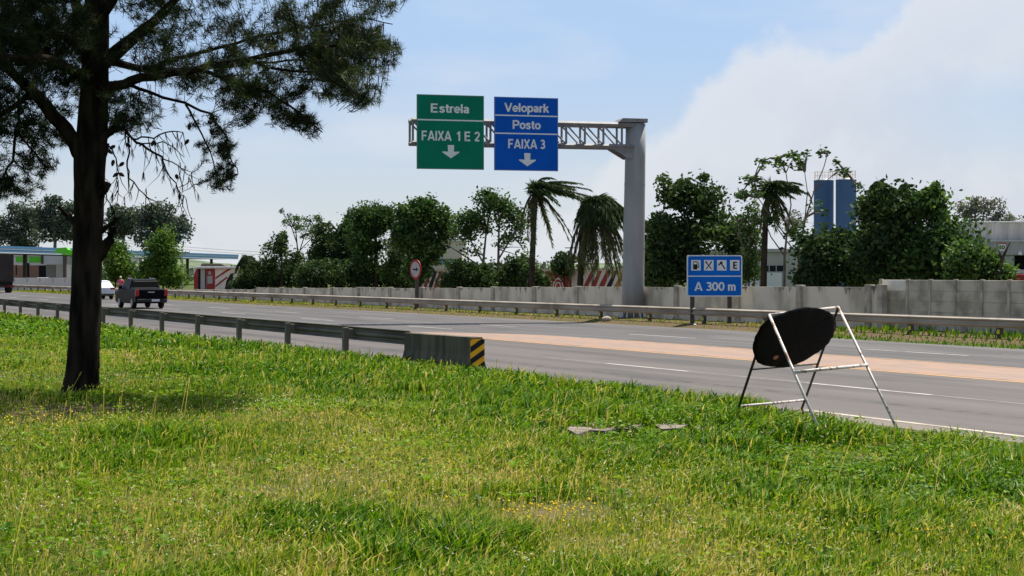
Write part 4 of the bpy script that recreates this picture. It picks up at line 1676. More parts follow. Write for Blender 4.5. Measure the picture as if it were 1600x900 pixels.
tp = T(24.25, 237)
loc = RD(24.25, tp, 0.006)
root = thing('pickup_truck', 'black pickup truck seen from behind on the highway', 'pickup truck', loc, RA)
W_ = 1.84
prof = [(0.0, 0.42), (0.0, 0.62), (0.04, 1.12), (1.40, 1.16), (1.62, 1.66), (1.75, 1.70), (2.75, 1.71), (3.15, 1.60), (3.72, 1.12), (4.55, 1.02), (4.85, 0.88), (4.92, 0.55), (4.85, 0.32), (4.4, 0.30), (0.45, 0.30), (0.1, 0.34)]
profile_body(prof, W_, 1.14, 0.20, 'body', 'car_black', root, 0.06)
hw = W_ / 2
quad_plate([(-hw + 0.26, 1.44, 1.20), (hw - 0.26, 1.44, 1.20), (hw - 0.32, 1.61, 1.61), (-hw + 0.32, 1.61, 1.61)], 0.012, 'rear_window', 'car_glass', root)
quad_plate([(-hw + 0.16, 3.5, 1.2), (-hw + 0.07, 1.95, 1.2), (-hw + 0.19, 1.95, 1.58), (-hw + 0.2, 3.0, 1.56)], 0.015, 'side_window', 'car_glass', root)
quad_plate([(hw - 0.07, 1.95, 1.2), (hw - 0.16, 3.5, 1.2), (hw - 0.2, 3.0, 1.56), (hw - 0.19, 1.95, 1.58)], 0.015, 'side_window', 'car_glass', root)
for sx in (-1, 1):
    m = MB()
    a, b = sorted((sx * (hw - 0.19), sx * (hw + 0.008)))
    m.box(a, b, -0.025, 0.16, 0.72, 1.10)
    m.build('tail_light', 'tail_light', root, bevel=0.02)
    m = MB()
    a, b = sorted((sx * (hw + 0.02), sx * (hw + 0.2)))
    m.box(a, b, 3.1, 3.25, 1.12, 1.32)
    m.build('mirror', 'car_black', root, bevel=0.03)
    m = MB()
    m.tube([(sx * (hw - 0.28), 1.75, 1.73), (sx * (hw - 0.28), 2.9, 1.76)], 0.025, n=6)
    m.build('roof_rail', 'chrome', root)
m = MB()
m.box(-hw + 0.05, hw - 0.05, -0.14, -0.003, 0.36, 0.56)
m.build('bumper', 'car_grey', root, bevel=0.04)
m = MB()
m.box(-0.04, 0.42, -0.158, -0.143, 0.42, 0.54)
m.build('number_plate', 'plate', root)
m = MB()
m.box(-0.22, 0.16, -0.02, 0.018, 0.93, 0.98)
m.build('tailgate_handle', 'chrome', root)
m = MB()
m.tube([(-hw + 0.2, 1.35, 1.2), (-hw + 0.24, 1.25, 1.55), (hw - 0.24, 1.25, 1.55), (hw - 0.2, 1.35, 1.2)], 0.035, n=8)
m.build('roll_bar', 'car_grey', root)
wheels(root, (0.95, 3.95), W_ - 0.24, 0.35)

tw = T(29.7, 165)
root = thing('white_car', 'white car half hidden behind the pine trunk', 'car', RD(29.55, tw, 0.006), RA)
W_ = 1.76
prof = [(0.0, 0.5), (0.02, 0.95), (0.45, 1.02), (0.95, 1.44), (1.4, 1.49), (2.3, 1.48), (3.2, 1.0), (4.05, 0.86), (4.25, 0.62), (4.2, 0.28), (0.1, 0.28)]
profile_body(prof, W_, 0.98, 0.22, 'body', 'car_white', root, 0.07)
hw = W_ / 2
quad_plate([(-hw + 0.2, 0.50, 1.04), (hw - 0.2, 0.50, 1.04), (hw - 0.3, 0.92, 1.40), (-hw + 0.3, 0.92, 1.40)], 0.012, 'rear_window', 'car_glass', root)
for sx in (-1, 1):
    m = MB()
    a, b = sorted((sx * (hw - 0.35), sx * (hw + 0.006)))
    m.box(a, b, -0.02, 0.25, 0.78, 0.93)
    m.build('tail_light', 'tail_light', root, bevel=0.02)
m = MB()
m.box(-hw + 0.1, hw - 0.1, -0.05, -0.003, 0.3, 0.42)
m.build('bumper', 'black', root)
m = MB()
m.box(-0.22, 0.22, -0.015, -0.002, 0.62, 0.74)
m.build('number_plate', 'plate', root)
wheels(root, (0.8, 3.4), W_ - 0.22, 0.32)

tt = T(30.2, 5)
root = thing('cargo_truck', 'dark cargo truck driving off at the edge of the view', 'truck', RD(30.0, tt, 0.006), RA)
m = MB()
m.box(-1.28, 1.28, 0, 7.8, 1.15, 4.1)
m.build('cargo_box', 'truck_body', root, bevel=0.05)
m = MB()
m.box(-1.2, 1.2, 0.2, 9.9, 0.75, 1.147)
m.build('chassis', 'black', root)
m = MB()
m.box(-1.22, 1.22, 8.1, 10.1, 1.15, 3.2)
m.build('cab', 'truck_red', root, bevel=0.15)
m = MB()
m.box(-1.25, 1.25, -0.06, 0.15, 0.55, 0.80)
m.build('bumper', 'truck_red', root)
for sx in (-1, 1):
    m = MB()
    a, b = sorted((sx * 0.85, sx * 1.2))
    m.box(a, b, -0.085, -0.062, 0.6, 0.75)
    m.build('tail_light', 'tail_light', root)
m = MB()
for sx in (-1, 1):
    a, b = sorted((sx * 0.7, sx * 1.2))
    m.box(a, b, 0.5, 0.53, 0.2, 0.74)
m.build('mud_flap', 'black', root)
wheels(root, (1.3, 2.5, 8.6), 2.1, 0.5, 0.4)

# parked cars at the station, each a few pixels
for k, (px, col, lab) in enumerate(((30, 'car_black', 'black parked car nearest the station doorway'), (47, 'car_grey', 'grey parked car in the middle of the station row'), (63, 'car_white', 'white parked car in the station row'), (82, 'car_black', 'black parked car in front of the cream trailer'), (104, 'car_grey', 'grey parked car beside the white trailer front'))):
    d_ = 200.0
    c = P(px, 427, d_)
    root = thing('parked_car', lab, 'car', (c[0], d_, 0.1), math.pi / 2, 'cars parked at the station')
    prof = [(-0.75, 0.45), (-0.72, 0.85), (-0.3, 0.92), (0.15, 1.42), (1.6, 1.42), (2.3, 0.95), (3.2, 0.85), (3.4, 0.5), (3.3, 0.28), (-0.7, 0.28)]
    prof = [(y - 1.3, z) for y, z in prof]
    profile_body(prof, 1.75, 0.9, 0.2, 'body', col, root, 0.06)
    wheels(root, (-1.2, 1.3), 1.55, 0.3)


# ------------------------------------------------------------------ people at the far roadside
def skinned(name, joints, edges, radii, mat, parent, sub=2, root_i=0):
    me = bpy.data.meshes.new(name)
    me.from_pydata([tuple(j) for j in joints], edges, [])
    me.materials.append(MAT[mat])
    o = link(name, me, parent)
    sk_ = o.modifiers.new('skin', 'SKIN')
    sk_.use_smooth_shade = True
    lay = me.skin_vertices[0].data if me.skin_vertices else None
    if lay is None:
        bm = bmesh.new()
        bm.from_mesh(me)
        bm.verts.layers.skin.verify()
        bm.to_mesh(me)
        bm.free()
        lay = me.skin_vertices[0].data
    for i, r in enumerate(radii):
        lay[i].radius = (r, r) if isinstance(r, float) else r
        lay[i].use_root = (i == root_i)
    ss = o.modifiers.new('sub', 'SUBSURF')
    ss.levels = sub
    ss.render_levels = sub
    return o


def person(label, loc, rz, shirt, head_mat, head_name, arm_fwd):
    root = thing('person', label, 'person', loc, rz)
    J = [(0, 0, 0.95), (0, 0, 1.12), (0, 0, 1.32), (0, 0, 1.46), (0, 0.01, 1.55), (0, 0.02, 1.64), (0, 0.02, 1.73),
         (-0.1, 0, 0.9), (-0.11, 0.02, 0.5), (-0.12, -0.02, 0.08), (-0.12, 0.12, 0.04), (0.1, 0, 0.9), (0.13, 0.06, 0.5), (0.14, 0.02, 0.08), (0.14, 0.16, 0.04),
         (-0.19, 0, 1.42), (-0.25, 0.0, 1.15), (-0.22, 0.12 + arm_fwd, 0.95), (-0.2, 0.2 + arm_fwd, 0.9), (0.19, 0, 1.42), (0.26, -0.02, 1.15), (0.25, 0.08, 0.9), (0.25, 0.11, 0.82)]
    E = [(0, 1), (1, 2), (2, 3), (3, 4), (4, 5), (5, 6), (0, 7), (7, 8), (8, 9), (9, 10), (0, 11), (11, 12), (12, 13), (13, 14), (3, 15), (15, 16), (16, 17), (17, 18), (3, 19), (19, 20), (20, 21), (21, 22)]
    rad = [0.14, 0.12, 0.15, 0.12, 0.055, 0.09, 0.07, 0.09, 0.06, 0.04, 0.035, 0.09, 0.06, 0.04, 0.035, 0.06, 0.042, 0.035, 0.03, 0.06, 0.042, 0.035, 0.03]
    skinned('body', J, E, rad, 'skin', root)
    skinned('shirt', [J[0], J[1], J[2], (0, 0, 1.44), J[15], (-0.245, 0, 1.2), J[19], (0.25, -0.01, 1.2)], [(0, 1), (1, 2), (2, 3), (3, 4), (4, 5), (3, 6), (6, 7)], [0.16, 0.145, 0.17, 0.13, 0.08, 0.065, 0.08, 0.065], shirt, root)
    skinned('trousers', [(0, 0, 0.98), J[7], J[8], (-0.12, -0.01, 0.12), J[11], J[12], (0.14, 0.03, 0.12)], [(0, 1), (1, 2), (2, 3), (0, 4), (4, 5), (5, 6)], [0.15, 0.11, 0.08, 0.065, 0.11, 0.08, 0.065], 'dark_cloth', root)
    m = MB()
    vs, fs = [], []
    nn, mm = 14, 6
    for i in range(mm + 1):
        th = math.pi / 2 * i / mm
        for k in range(nn):
            ph = 2 * math.pi * k / nn
            vs.append((0.105 * math.sin(th) * math.cos(ph) if i else 0.001 * math.cos(ph), -0.01 + (0.118 * math.sin(th) if i else 0.001) * math.sin(ph), 1.665 + 0.125 * math.cos(th)))
    for i in range(mm):
        for k in range(nn):
            fs.append((i * nn + k, i * nn + (k + 1) % nn, (i + 1) * nn + (k + 1) % nn, (i + 1) * nn + k))
    m.add(vs, fs)
    m.build(head_name, head_mat, root, smooth=True)
    m = MB()
    for sx in (-1, 1):
        m.tube([(sx * 0.035, 0.10, 1.665), (sx * 0.035, 0.112, 1.665)], 0.013, n=6)
    m.tube([(-0.025, 0.103, 1.605), (0.025, 0.103, 1.605)], 0.006, n=5)
    m.build('facial_features', 'hair', root)


dd_ = dep(33.9, 188)
c = P(188.5, 460, dd_)
person('person in a bright pink top and pale cap standing by the far guard rail', (c[0], c[1], float(gz(c[0], c[1]))), R(200), 'pink_cloth', 'cap_yellow', 'cap', 0.1)
c = P(201.5, 460, dd_ + 1)
person('person with dark hair and a maroon top beside the person in pink', (c[0], c[1], float(gz(c[0], c[1]))), R(120), 'maroon_cloth', 'hair', 'hair', 0.0)


# ------------------------------------------------------------------ foliage
def leaf_quads(C, size, rng_, up=0.0, aspect=0.55, dirs=None):
    """diamond leaves around centres C (n,3)"""
    n = len(C)
    a = rng_.normal(size=(n, 3)) if dirs is None else dirs + rng_.normal(size=(n, 3)) * 0.45
    a[:, 2] *= 0.8
    a /= np.linalg.norm(a, axis=1, keepdims=True)
    b = rng_.normal(size=(n, 3))
    b[:, 2] *= (1 - up)
    b = np.cross(a, b)
    b /= np.linalg.norm(b, axis=1, keepdims=True) + 1e-9
    s = size * rng_.uniform(0.65, 1.35, n)[:, None]
    V = np.empty((n, 4, 3))
    V[:, 0] = C - a * s * 0.5
    V[:, 1] = C + b * s * aspect * 0.5
    V[:, 2] = C + a * s * 0.5
    V[:, 3] = C - b * s * aspect * 0.5
    F = np.arange(n * 4).reshape(n, 4)
    return V.reshape(-1, 3), F


def tree(name, label, depth, trunk, blobs, n_clump, per, size, mat, seed, group=None, clump_r=0.45, bark='bark', twigs=0, hollow=0.5, cat='tree', lump=0.42, flat=0.8, wind=None, dz=1.0):
    """trunk: list of polylines [(px,py,radius_px)...]; blobs: (px,py,rx,ry) crown masses in photo pixels at this distance"""
    r_ = np.random.default_rng(seed)
    s = depth / F_PX
    per = int(per * (2.2 if twigs > 60 else 4.4))
    size = size * (0.40 if twigs > 60 else 0.50)
    clump_r = clump_r * (1.0 if twigs > 60 else 1.22)
    bx, by, _ = trunk[0][0]
    base = P(bx, by, depth)
    g = float(gz(base[0], base[1]))
    root = thing(name, label, cat, (base[0], base[1], g), 0, group)
    R0 = np.array(root.location)
    tb = MB()
    ends = []
    for pi, line in enumerate(trunk):
        pts = [P(x, y, depth) for x, y, _ in line]
        off = r_.normal(0, 0.5) if pi else 0.0
        pts = [p + np.array([0, off * (i / max(1, len(pts) - 1)), 0]) for i, p in enumerate(pts)]
        if pi == 0:
            pts[0] = np.array([pts[0][0], pts[0][1], g - 0.2])
        rad = [max(0.02, r * s) for _, _, r in line]
        tb.tube(pts, rad, n=9)
        ends.append((pts, rad))
    allpts = np.array([p for pts, _ in ends for p in pts[1:]])
    area = np.array([b[2] * b[3] * (b[4] if len(b) > 4 else 1.0) for b in blobs], float)
    n_clump = n_clump * (1.0 if twigs else 0.5)
    cnt = np.maximum(1 if twigs else 2, (n_clump * area / area.sum()).astype(int))
    CL, WT = [], []
    for b, k in zip(blobs, cnt):
        c = P(b[0], b[1], depth)
        rx, rz = b[2] * s, b[3] * s
        ry = min(0.5 * (rx + rz) * dz, 4.0)
        dirs = r_.normal(size=(k, 3))
        dirs /= np.linalg.norm(dirs, axis=1, keepdims=True)
        rr = (hollow + (1 - hollow) * r_.random(k) ** 0.6) * 1.0
        rr = rr * (1 + lump * (fbm(dirs[:, 0] * 2.3 + 5 + seed, dirs[:, 2] * 2.3 + 9 + dirs[:, 1], seed) - 0.5) * 2)
        CL.append(c + dirs * rr[:, None] * np.array([rx, ry, rz]))
        # a branch reaching into every mass
        j = np.argmin(np.linalg.norm(allpts - c, axis=1))
        p0 = allpts[j]
        tb.tube([p0, p0 * 0.45 + c * 0.55 + np.array([0, 0, 0.1]), c], [0.055 + 0.3 * s, 0.04, 0.02], n=6)
    CL = np.concatenate(CL)
    SR = r_.uniform(0.5, 1.3, len(CL))
    if not twigs and mat in ('leaf_dark', 'leaf_mid'):
        # sky gaps: bites out of the outline, and sprigs that stick out beyond it
        for _ in range(int(len(blobs) * 1.2)):
            v = CL[r_.integers(len(CL))] + r_.normal(0, 0.2, 3)
            rv = 0.30 * (CL[:, 2].max() - CL[:, 2].min()) * r_.uniform(0.25, 0.6)
            keep = np.hypot(CL[:, 0] - v[0], CL[:, 2] - v[2]) > rv
            if keep.sum() > 0.72 * len(CL):
                CL, SR = CL[keep], SR[keep]
        cen = CL.mean(0)
        pick = r_.permutation(len(CL))[: max(4, len(CL) // 6)]
        out_ = CL[pick] + (CL[pick] - cen) * r_.uniform(0.10, 0.24, (len(pick), 1)) + np.array([0, 0, 0.15])
        CL = np.concatenate([CL, out_])
        SR = np.concatenate([SR, r_.uniform(0.3, 0.6, len(out_))])
    CL[:, 2] = np.maximum(CL[:, 2], g + 0.25)
    if twigs:
        SR = SR * 0.9
        sel = r_.permutation(len(CL))[:twigs]
        for i in sel:
            j = np.argmin(np.linalg.norm(allpts - CL[i], axis=1) + 0.6 * np.maximum(0, allpts[:, 2] - CL[i, 2] + 0.3))
            p0 = allpts[j]
            mid = (p0 + CL[i]) / 2 + np.array([0, 0, 0.12 * np.linalg.norm(CL[i] - p0)]) * 0.5
            tb.tube([p0, mid, CL[i]], [0.035, 0.026, 0.013], n=4, cap=False)
    tb.build('trunk', bark, root, smooth=True, world_root=root)
    k = len(CL)
    ctint = r_.random(k)
    ball = r_.normal(size=(k * per, 3))
    ball *= np.minimum(1.0, 1.55 / (np.linalg.norm(ball, axis=1, keepdims=True) + 1e-6))
    ball *= np.where(r_.random(k * per) < 0.10, 1.5, 1.0)[:, None]
    pos = np.repeat(CL, per, 0) + ball * clump_r * 0.9 * np.array([1, 1, flat]) * np.repeat(SR, per)[:, None]
    dirs = None
    if wind is not None:
        dirs = np.tile(np.array(wind, float), (k * per, 1))
    V, F = leaf_quads(pos, size, r_, 0.3, dirs=dirs)
    tint = np.clip(np.repeat(ctint, per) * 0.72 + r_.random(k * per) * 0.34 - 0.03, 0, 1)
    o = link('crown', npmesh('crown', V - R0, [F], [mat], tint=np.repeat(tint, 4)), root)
    return root


DTR = 43.5


def dp(x, extra=0.0):
    return dep(DTR + extra, x)


GRP = 'trees behind the concrete wall'
# left, beyond the station: tall eucalyptus
tree('eucalyptus_tree', 'tall pale eucalyptus at the left, standing apart from the denser group by the pine', 300, [[(28, 440, 3), (30, 380, 2.5), (34, 340, 1.5)]], [(8, 360, 18, 22), (42, 345, 14, 24), (30, 375, 26, 16), (18, 332, 8, 10), (50, 325, 8, 9)], 95, 26, 1.25, 'leaf_euca', 31, 'eucalyptus trees behind the station', 1.0, 'bark_pale', hollow=0.2, dz=0.8)
tree('eucalyptus_tree', 'eucalyptus with a broad grey green crown just left of the pine trunk', 292, [[(84, 440, 3), (86, 380, 2.5), (84, 330, 1.5)]], [(72, 350, 16, 26), (92, 340, 16, 26), (80, 322, 16, 10), (104, 360, 16, 24), (112, 330, 12, 14)], 110, 26, 1.25, 'leaf_euca', 32, 'eucalyptus trees behind the station', 1.0, 'bark_pale', hollow=0.2, dz=0.8)
tree('eucalyptus_tree', 'eucalyptus seen between the pine trunk and the taller rounded one', 296, [[(192, 440, 3), (192, 380, 2.5), (196, 345, 1.5)]], [(180, 355, 18, 22), (202, 350, 16, 26), (188, 336, 12, 12)], 80, 26, 1.2, 'leaf_euca', 33, 'eucalyptus trees behind the station', 1.0, 'bark_pale', hollow=0.2, dz=0.8)
tree('eucalyptus_tree', 'rounded eucalyptus, rightmost of the group, above the blue canopy', 290, [[(252, 440, 3), (250, 380, 2.5), (250, 340, 1.5)]], [(232, 345, 16, 24), (258, 340, 16, 20), (276, 360, 16, 26), (245, 328, 14, 8), (286, 352, 8, 10), (240, 372, 22, 16)], 120, 26, 1.2, 'leaf_euca', 34, 'eucalyptus trees behind the station', 1.0, 'bark_pale', hollow=0.2, dz=0.8)
# young bright trees at the roadside on the left
tree('young_tree', 'bright green young tree right beside the pine trunk', 168, [[(180, 452, 1.5), (181, 410, 1)]], [(182, 405, 20, 20), (178, 388, 14, 9), (184, 425, 22, 12)], 150, 22, 0.55, 'leaf_bright', 35, 'young green trees by the station', 0.5)
tree('young_tree', 'tall bright green young tree with a pointed crown above the pickup', 168, [[(255, 452, 1.5), (255, 400, 1)]], [(254, 425, 32, 18), (256, 402, 22, 20), (253, 380, 14, 14), (258, 368, 7, 8), (272, 430, 22, 12)], 230, 22, 0.6, 'leaf_bright', 36, 'young green trees by the station', 0.55)
tree('shrub', 'light green hedge bush between the two young trees', 190, [[(222, 452, 1), (222, 440, 0.8)]], [(222, 438, 14, 10), (206, 440, 10, 8)], 60, 20, 0.6, 'leaf_bright', 37, None, 0.5, cat='shrub')
# behind the wall, from left to right
tree('shrub', 'dense dark bush beside the kiosk', dp(430), [[(430, 450, 2), (430, 430, 1)]], [(420, 430, 48, 17), (390, 437, 18, 14), (450, 432, 20, 16), (380, 446, 14, 10)], 230, 24, 0.42, 'leaf_dark', 41, None, 0.4, cat='shrub')
tree('broadleaf_tree', 'small dark tree with a pointed top above the bush', dp(440), [[(440, 450, 2.5), (440, 400, 1.5)]], [(438, 400, 26, 14), (440, 380, 14, 16), (425, 390, 12, 10), (455, 405, 16, 12), (405, 415, 14, 10)], 120, 22, 0.42, 'leaf_dark', 42, GRP, 0.38)
tree('wispy_tree', 'thin wispy tree with scattered leaf tufts against the sky', dp(470, 4), [[(468, 450, 1.6), (466, 400, 1.2), (462, 360, 0.8), (448, 335, 0.5)], [(466, 400, 1), (475, 370, 0.7), (485, 345, 0.4)], [(464, 380, 0.9), (455, 355, 0.6), (438, 328, 0.4)], [(468, 392, 0.8), (488, 372, 0.5)]], [(452, 340, 12, 8), (440, 328, 5, 5), (472, 342, 16, 8), (488, 350, 8, 10), (462, 352, 16, 10), (480, 365, 8, 8)], 26, 11, 0.34, 'leaf_mid', 43, GRP, 0.22, 'bark', twigs=26)
tree('broadleaf_tree', 'big dark dense tree in the left half of the row', dp(525), [[(522, 450, 3.5), (522, 400, 2.5), (526, 360, 1.5)]], [(520, 395, 34, 40), (520, 355, 24, 18), (505, 410, 22, 30), (545, 380, 24, 36), (512, 345, 8, 9)], 330, 24, 0.46, 'leaf_dark', 44, GRP, 0.42)
tree('broadleaf_tree', 'dark upright tree with the tallest crown left of the round sign', dp(590), [[(588, 450, 3.5), (588, 390, 2.5), (586, 350, 1.5)]], [(588, 395, 40, 44), (582, 350, 28, 22), (578, 330, 10, 12), (600, 340, 16, 14), (565, 365, 18, 26), (612, 380, 18, 34)], 400, 24, 0.46, 'leaf_mid', 45, GRP, 0.42)
tree('shrub', 'dark thicket along the wall between the bush and the round sign', dp(560, -0.6), [[(560, 450, 1.5), (560, 430, 1)]], [(500, 430, 26, 22), (535, 432, 30, 20), (575, 430, 34, 22), (615, 432, 28, 20), (486, 440, 18, 14), (640, 440, 18, 14)], 300, 22, 0.44, 'leaf_dark', 65, None, 0.38, cat='shrub')
tree('open_tree', 'lighter open tree standing above the round sign', dp(660, 1), [[(655, 450, 3), (654, 400, 2.2), (650, 365, 1.4)], [(654, 395, 1.5), (672, 360, 1.1), (684, 335, 0.6)], [(654, 390, 1.5), (640, 355, 1.0), (634, 330, 0.6)]], [(648, 335, 30, 18), (680, 340, 26, 18), (660, 318, 18, 8), (640, 370, 22, 26, 1.2), (668, 385, 26, 26, 1.2), (700, 355, 14, 16), (656, 425, 16, 18, 1.2)], 185, 17, 0.5, 'leaf_mid', 46, GRP, 0.36, twigs=40, hollow=0.3)
tree('open_tree', 'airy tree with many bare grey branches right of the round sign', dp(765, 0.5), [[(752, 450, 2.6), (756, 400, 2.0), (760, 360, 1.2), (768, 320, 0.7)], [(778, 450, 2.4), (779, 390, 1.9), (780, 345, 1.2), (778, 310, 0.7)], [(756, 412, 1.5), (735, 375, 1.1), (720, 345, 0.6)], [(779, 405, 1.5), (800, 370, 1.1), (815, 350, 0.6)], [(757, 420, 1.3), (718, 395, 1.0), (703, 385, 0.6)], [(780, 380, 1.1), (798, 345, 0.8), (808, 325, 0.5)]],
     [(768, 318, 28, 16), (790, 330, 28, 14), (740, 338, 30, 14), (725, 358, 26, 16), (808, 345, 16, 18), (765, 302, 18, 6), (760, 350, 30, 20, 0.5), (790, 370, 24, 18, 0.35), (738, 385, 18, 14, 0.4), (820, 392, 14, 18, 0.3)], 175, 15, 0.5, 'leaf_mid', 47, GRP, 0.34, 'bark_pale', twigs=95, hollow=0.15)
tree('shrub', 'dark undergrowth at the foot of the airy tree', dp(770, -0.5), [[(775, 450, 1.5), (775, 435, 1)]], [(730, 430, 26, 20), (775, 432, 38, 18), (812, 425, 18, 26), (835, 438, 14, 14), (700, 440, 14, 12)], 230, 22, 0.4, 'leaf_dark', 48, None, 0.36, cat='shrub')
tree('shrub', 'small bush showing above the wall between the two palms', dp(880, 6), [[(882, 450, 1), (882, 420, 0.7)]], [(882, 408, 14, 8), (878, 420, 16, 10)], 50, 18, 0.4, 'leaf_dark', 49, None, 0.3, cat='shrub')
tree('shrub', 'yellowish green bush just right of the gantry pole', dp(1022, 1), [[(1022, 450, 1.5), (1022, 420, 1)]], [(1022, 418, 18, 30), (1014, 400, 10, 16), (1030, 435, 18, 16)], 110, 22, 0.4, 'leaf_mid', 50, None, 0.36, cat='shrub')
tree('broadleaf_tree', 'dense rounded dark tree behind the bright blue sign', dp(1090), [[(1090, 450, 4), (1088, 400, 3), (1088, 360, 2)]], [(1092, 385, 62, 52), (1060, 330, 36, 32), (1105, 325, 40, 28), (1135, 355, 30, 40), (1050, 305, 20, 12), (1082, 298, 20, 10), (1040, 360, 22, 36), (1140, 410, 26, 34), (1050, 420, 30, 28)], 640, 26, 0.46, 'leaf_dark', 51, GRP, 0.42)
tree('sparse_tree', 'tall sparse tree with wind blown leaf tufts in front of the silos', dp(1240, 1), [[(1225, 450, 2.4), (1226, 400, 2.0), (1230, 360, 1.4), (1236, 320, 1.0), (1228, 270, 0.6), (1218, 248, 0.4)], [(1247, 450, 2.2), (1248, 390, 1.8), (1258, 340, 1.3), (1270, 300, 0.9), (1285, 262, 0.6), (1290, 242, 0.4)], [(1258, 340, 1.0), (1262, 300, 0.7), (1258, 268, 0.4)], [(1270, 300, 0.7), (1300, 275, 0.5), (1318, 265, 0.4)], [(1230, 370, 1.0), (1205, 340, 0.8), (1185, 310, 0.6), (1178, 280, 0.4)], [(1226, 400, 1.2), (1205, 370, 0.9), (1190, 330, 0.6)], [(1248, 400, 1.2), (1225, 370, 0.9), (1212, 350, 0.6)], [(1248, 385, 1.1), (1240, 360, 0.8), (1218, 335, 0.5)], [(1250, 420, 1.1), (1270, 390, 0.8), (1290, 375, 0.5)]],
     [(1192, 252, 9, 8), (1218, 255, 10, 10), (1232, 242, 8, 4), (1250, 258, 9, 8), (1247, 245, 10, 5), (1260, 243, 6, 4), (1281, 240, 10, 5), (1305, 255, 6, 4), (1318, 268, 14, 6), (1172, 280, 10, 6), (1160, 300, 10, 12), (1182, 305, 8, 10), (1338, 295, 7, 5), (1185, 283, 10, 8), (1270, 320, 6, 5), (1200, 345, 14, 20, 0.5), (1250, 365, 24, 20, 0.35), (1285, 330, 10, 14, 0.3)], 54, 12, 0.46, 'leaf_mid', 52, GRP, 0.24, 'bark_pale', twigs=80, hollow=0.1, wind=(0.9, 0.1, 0.1))
tree('bare_tree', 'mostly bare tree of thin grey stems right of the bright blue sign', dp(1172, 0.6), [[(1170, 450, 1.8), (1170, 410, 1.5), (1172, 370, 1.1), (1168, 330, 0.6)], [(1178, 450, 1.4), (1182, 400, 1.1), (1180, 350, 0.7), (1186, 320, 0.4)], [(1170, 410, 1.0), (1158, 380, 0.7), (1150, 345, 0.4)], [(1172, 370, 0.8), (1160, 340, 0.5)], [(1182, 400, 0.8), (1196, 375, 0.5)]], [(1160, 350, 14, 24, 0.6), (1176, 330, 14, 18, 0.6), (1168, 415, 16, 26, 1.4), (1180, 380, 12, 30, 0.6)], 70, 12, 0.4, 'leaf_mid', 53, GRP, 0.26, 'bark_pale', twigs=70, hollow=0.1)
tree('broadleaf_tree', 'dark low tree at the foot of the silos', dp(1300), [[(1300, 450, 3), (1300, 410, 2)]], [(1302, 408, 40, 36), (1322, 385, 24, 22), (1288, 394, 20, 20), (1270, 424, 20, 20), (1345, 404, 18, 34), (1260, 415, 14, 16)], 340, 24, 0.46, 'leaf_dark', 54, GRP, 0.42)
tree('broadleaf_tree', 'tall dark tree just right of the silos', dp(1395), [[(1392, 446, 3.5), (1394, 390, 2.5), (1394, 350, 1.5)]], [(1392, 345, 34, 34), (1380, 325, 18, 18), (1408, 320, 18, 16), (1368, 380, 22, 46), (1405, 400, 34, 40)], 400, 25, 0.46, 'leaf_dark', 55, GRP, 0.42, lump=0.35)
tree('broadleaf_tree', 'greener leafy tree, rightmost tall one, beside the warehouse', dp(1460, 0.6), [[(1462, 446, 3), (1462, 400, 2.2), (1462, 360, 1.4)], [(1462, 390, 1.4), (1450, 360, 1.0)], [(1462, 385, 1.4), (1485, 355, 1.0)]], [(1445, 335, 24, 22), (1480, 340, 26, 24), (1500, 350, 14, 18), (1455, 318, 14, 10), (1470, 390, 40, 28), (1440, 405, 26, 34), (1490, 410, 28, 30)], 300, 20, 0.46, 'leaf_mid', 56, GRP, 0.38, hollow=0.35, lump=0.35)
tree('shrub', 'leafy green bush in front of the warehouse', dp(1530), [[(1530, 446, 1.5), (1530, 420, 1)]], [(1520, 420, 26, 22), (1540, 424, 18, 12), (1552, 432, 16, 12), (1508, 405, 16, 16)], 150, 20, 0.42, 'leaf_mid', 57, None, 0.36, cat='shrub')
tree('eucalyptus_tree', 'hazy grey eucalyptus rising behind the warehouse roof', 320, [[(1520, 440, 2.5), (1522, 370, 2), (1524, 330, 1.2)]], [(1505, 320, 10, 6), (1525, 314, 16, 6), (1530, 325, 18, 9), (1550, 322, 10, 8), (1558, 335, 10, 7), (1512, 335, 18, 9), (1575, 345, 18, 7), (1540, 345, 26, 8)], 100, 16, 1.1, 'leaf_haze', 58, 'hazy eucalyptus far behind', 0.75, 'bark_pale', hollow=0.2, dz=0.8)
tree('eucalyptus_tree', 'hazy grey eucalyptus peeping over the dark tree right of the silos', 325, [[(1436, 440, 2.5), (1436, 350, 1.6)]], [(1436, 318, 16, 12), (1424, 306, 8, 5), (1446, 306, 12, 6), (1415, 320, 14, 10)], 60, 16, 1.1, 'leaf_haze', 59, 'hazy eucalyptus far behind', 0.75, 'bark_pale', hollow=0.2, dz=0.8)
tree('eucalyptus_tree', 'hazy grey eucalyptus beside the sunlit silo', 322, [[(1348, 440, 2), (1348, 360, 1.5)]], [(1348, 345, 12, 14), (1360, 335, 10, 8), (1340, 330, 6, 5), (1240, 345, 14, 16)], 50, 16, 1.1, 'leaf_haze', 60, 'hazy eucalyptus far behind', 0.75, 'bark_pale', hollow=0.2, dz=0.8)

# a distant row of woodland right along the horizon
def treeline():
    r_ = np.random.default_rng(77)
    n = 5200
    px = r_.uniform(-150, 1750, n)
    d_ = r_.uniform(360, 440, n)
    X = (px - 800) / F_PX * d_
    hmax = 2.2 + 3.2 * fbm(px / 60, d_ * 0 + 2, 5)
    Z = r_.random(n) ** 0.7 * hmax
    C = np.stack([X, d_, Z], -1)
    V, F = leaf_quads(C, 1.6, r_)
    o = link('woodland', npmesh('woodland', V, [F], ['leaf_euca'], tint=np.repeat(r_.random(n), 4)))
    tag(o, 'far off wood along the horizon', None, None, 'stuff')


treeline()


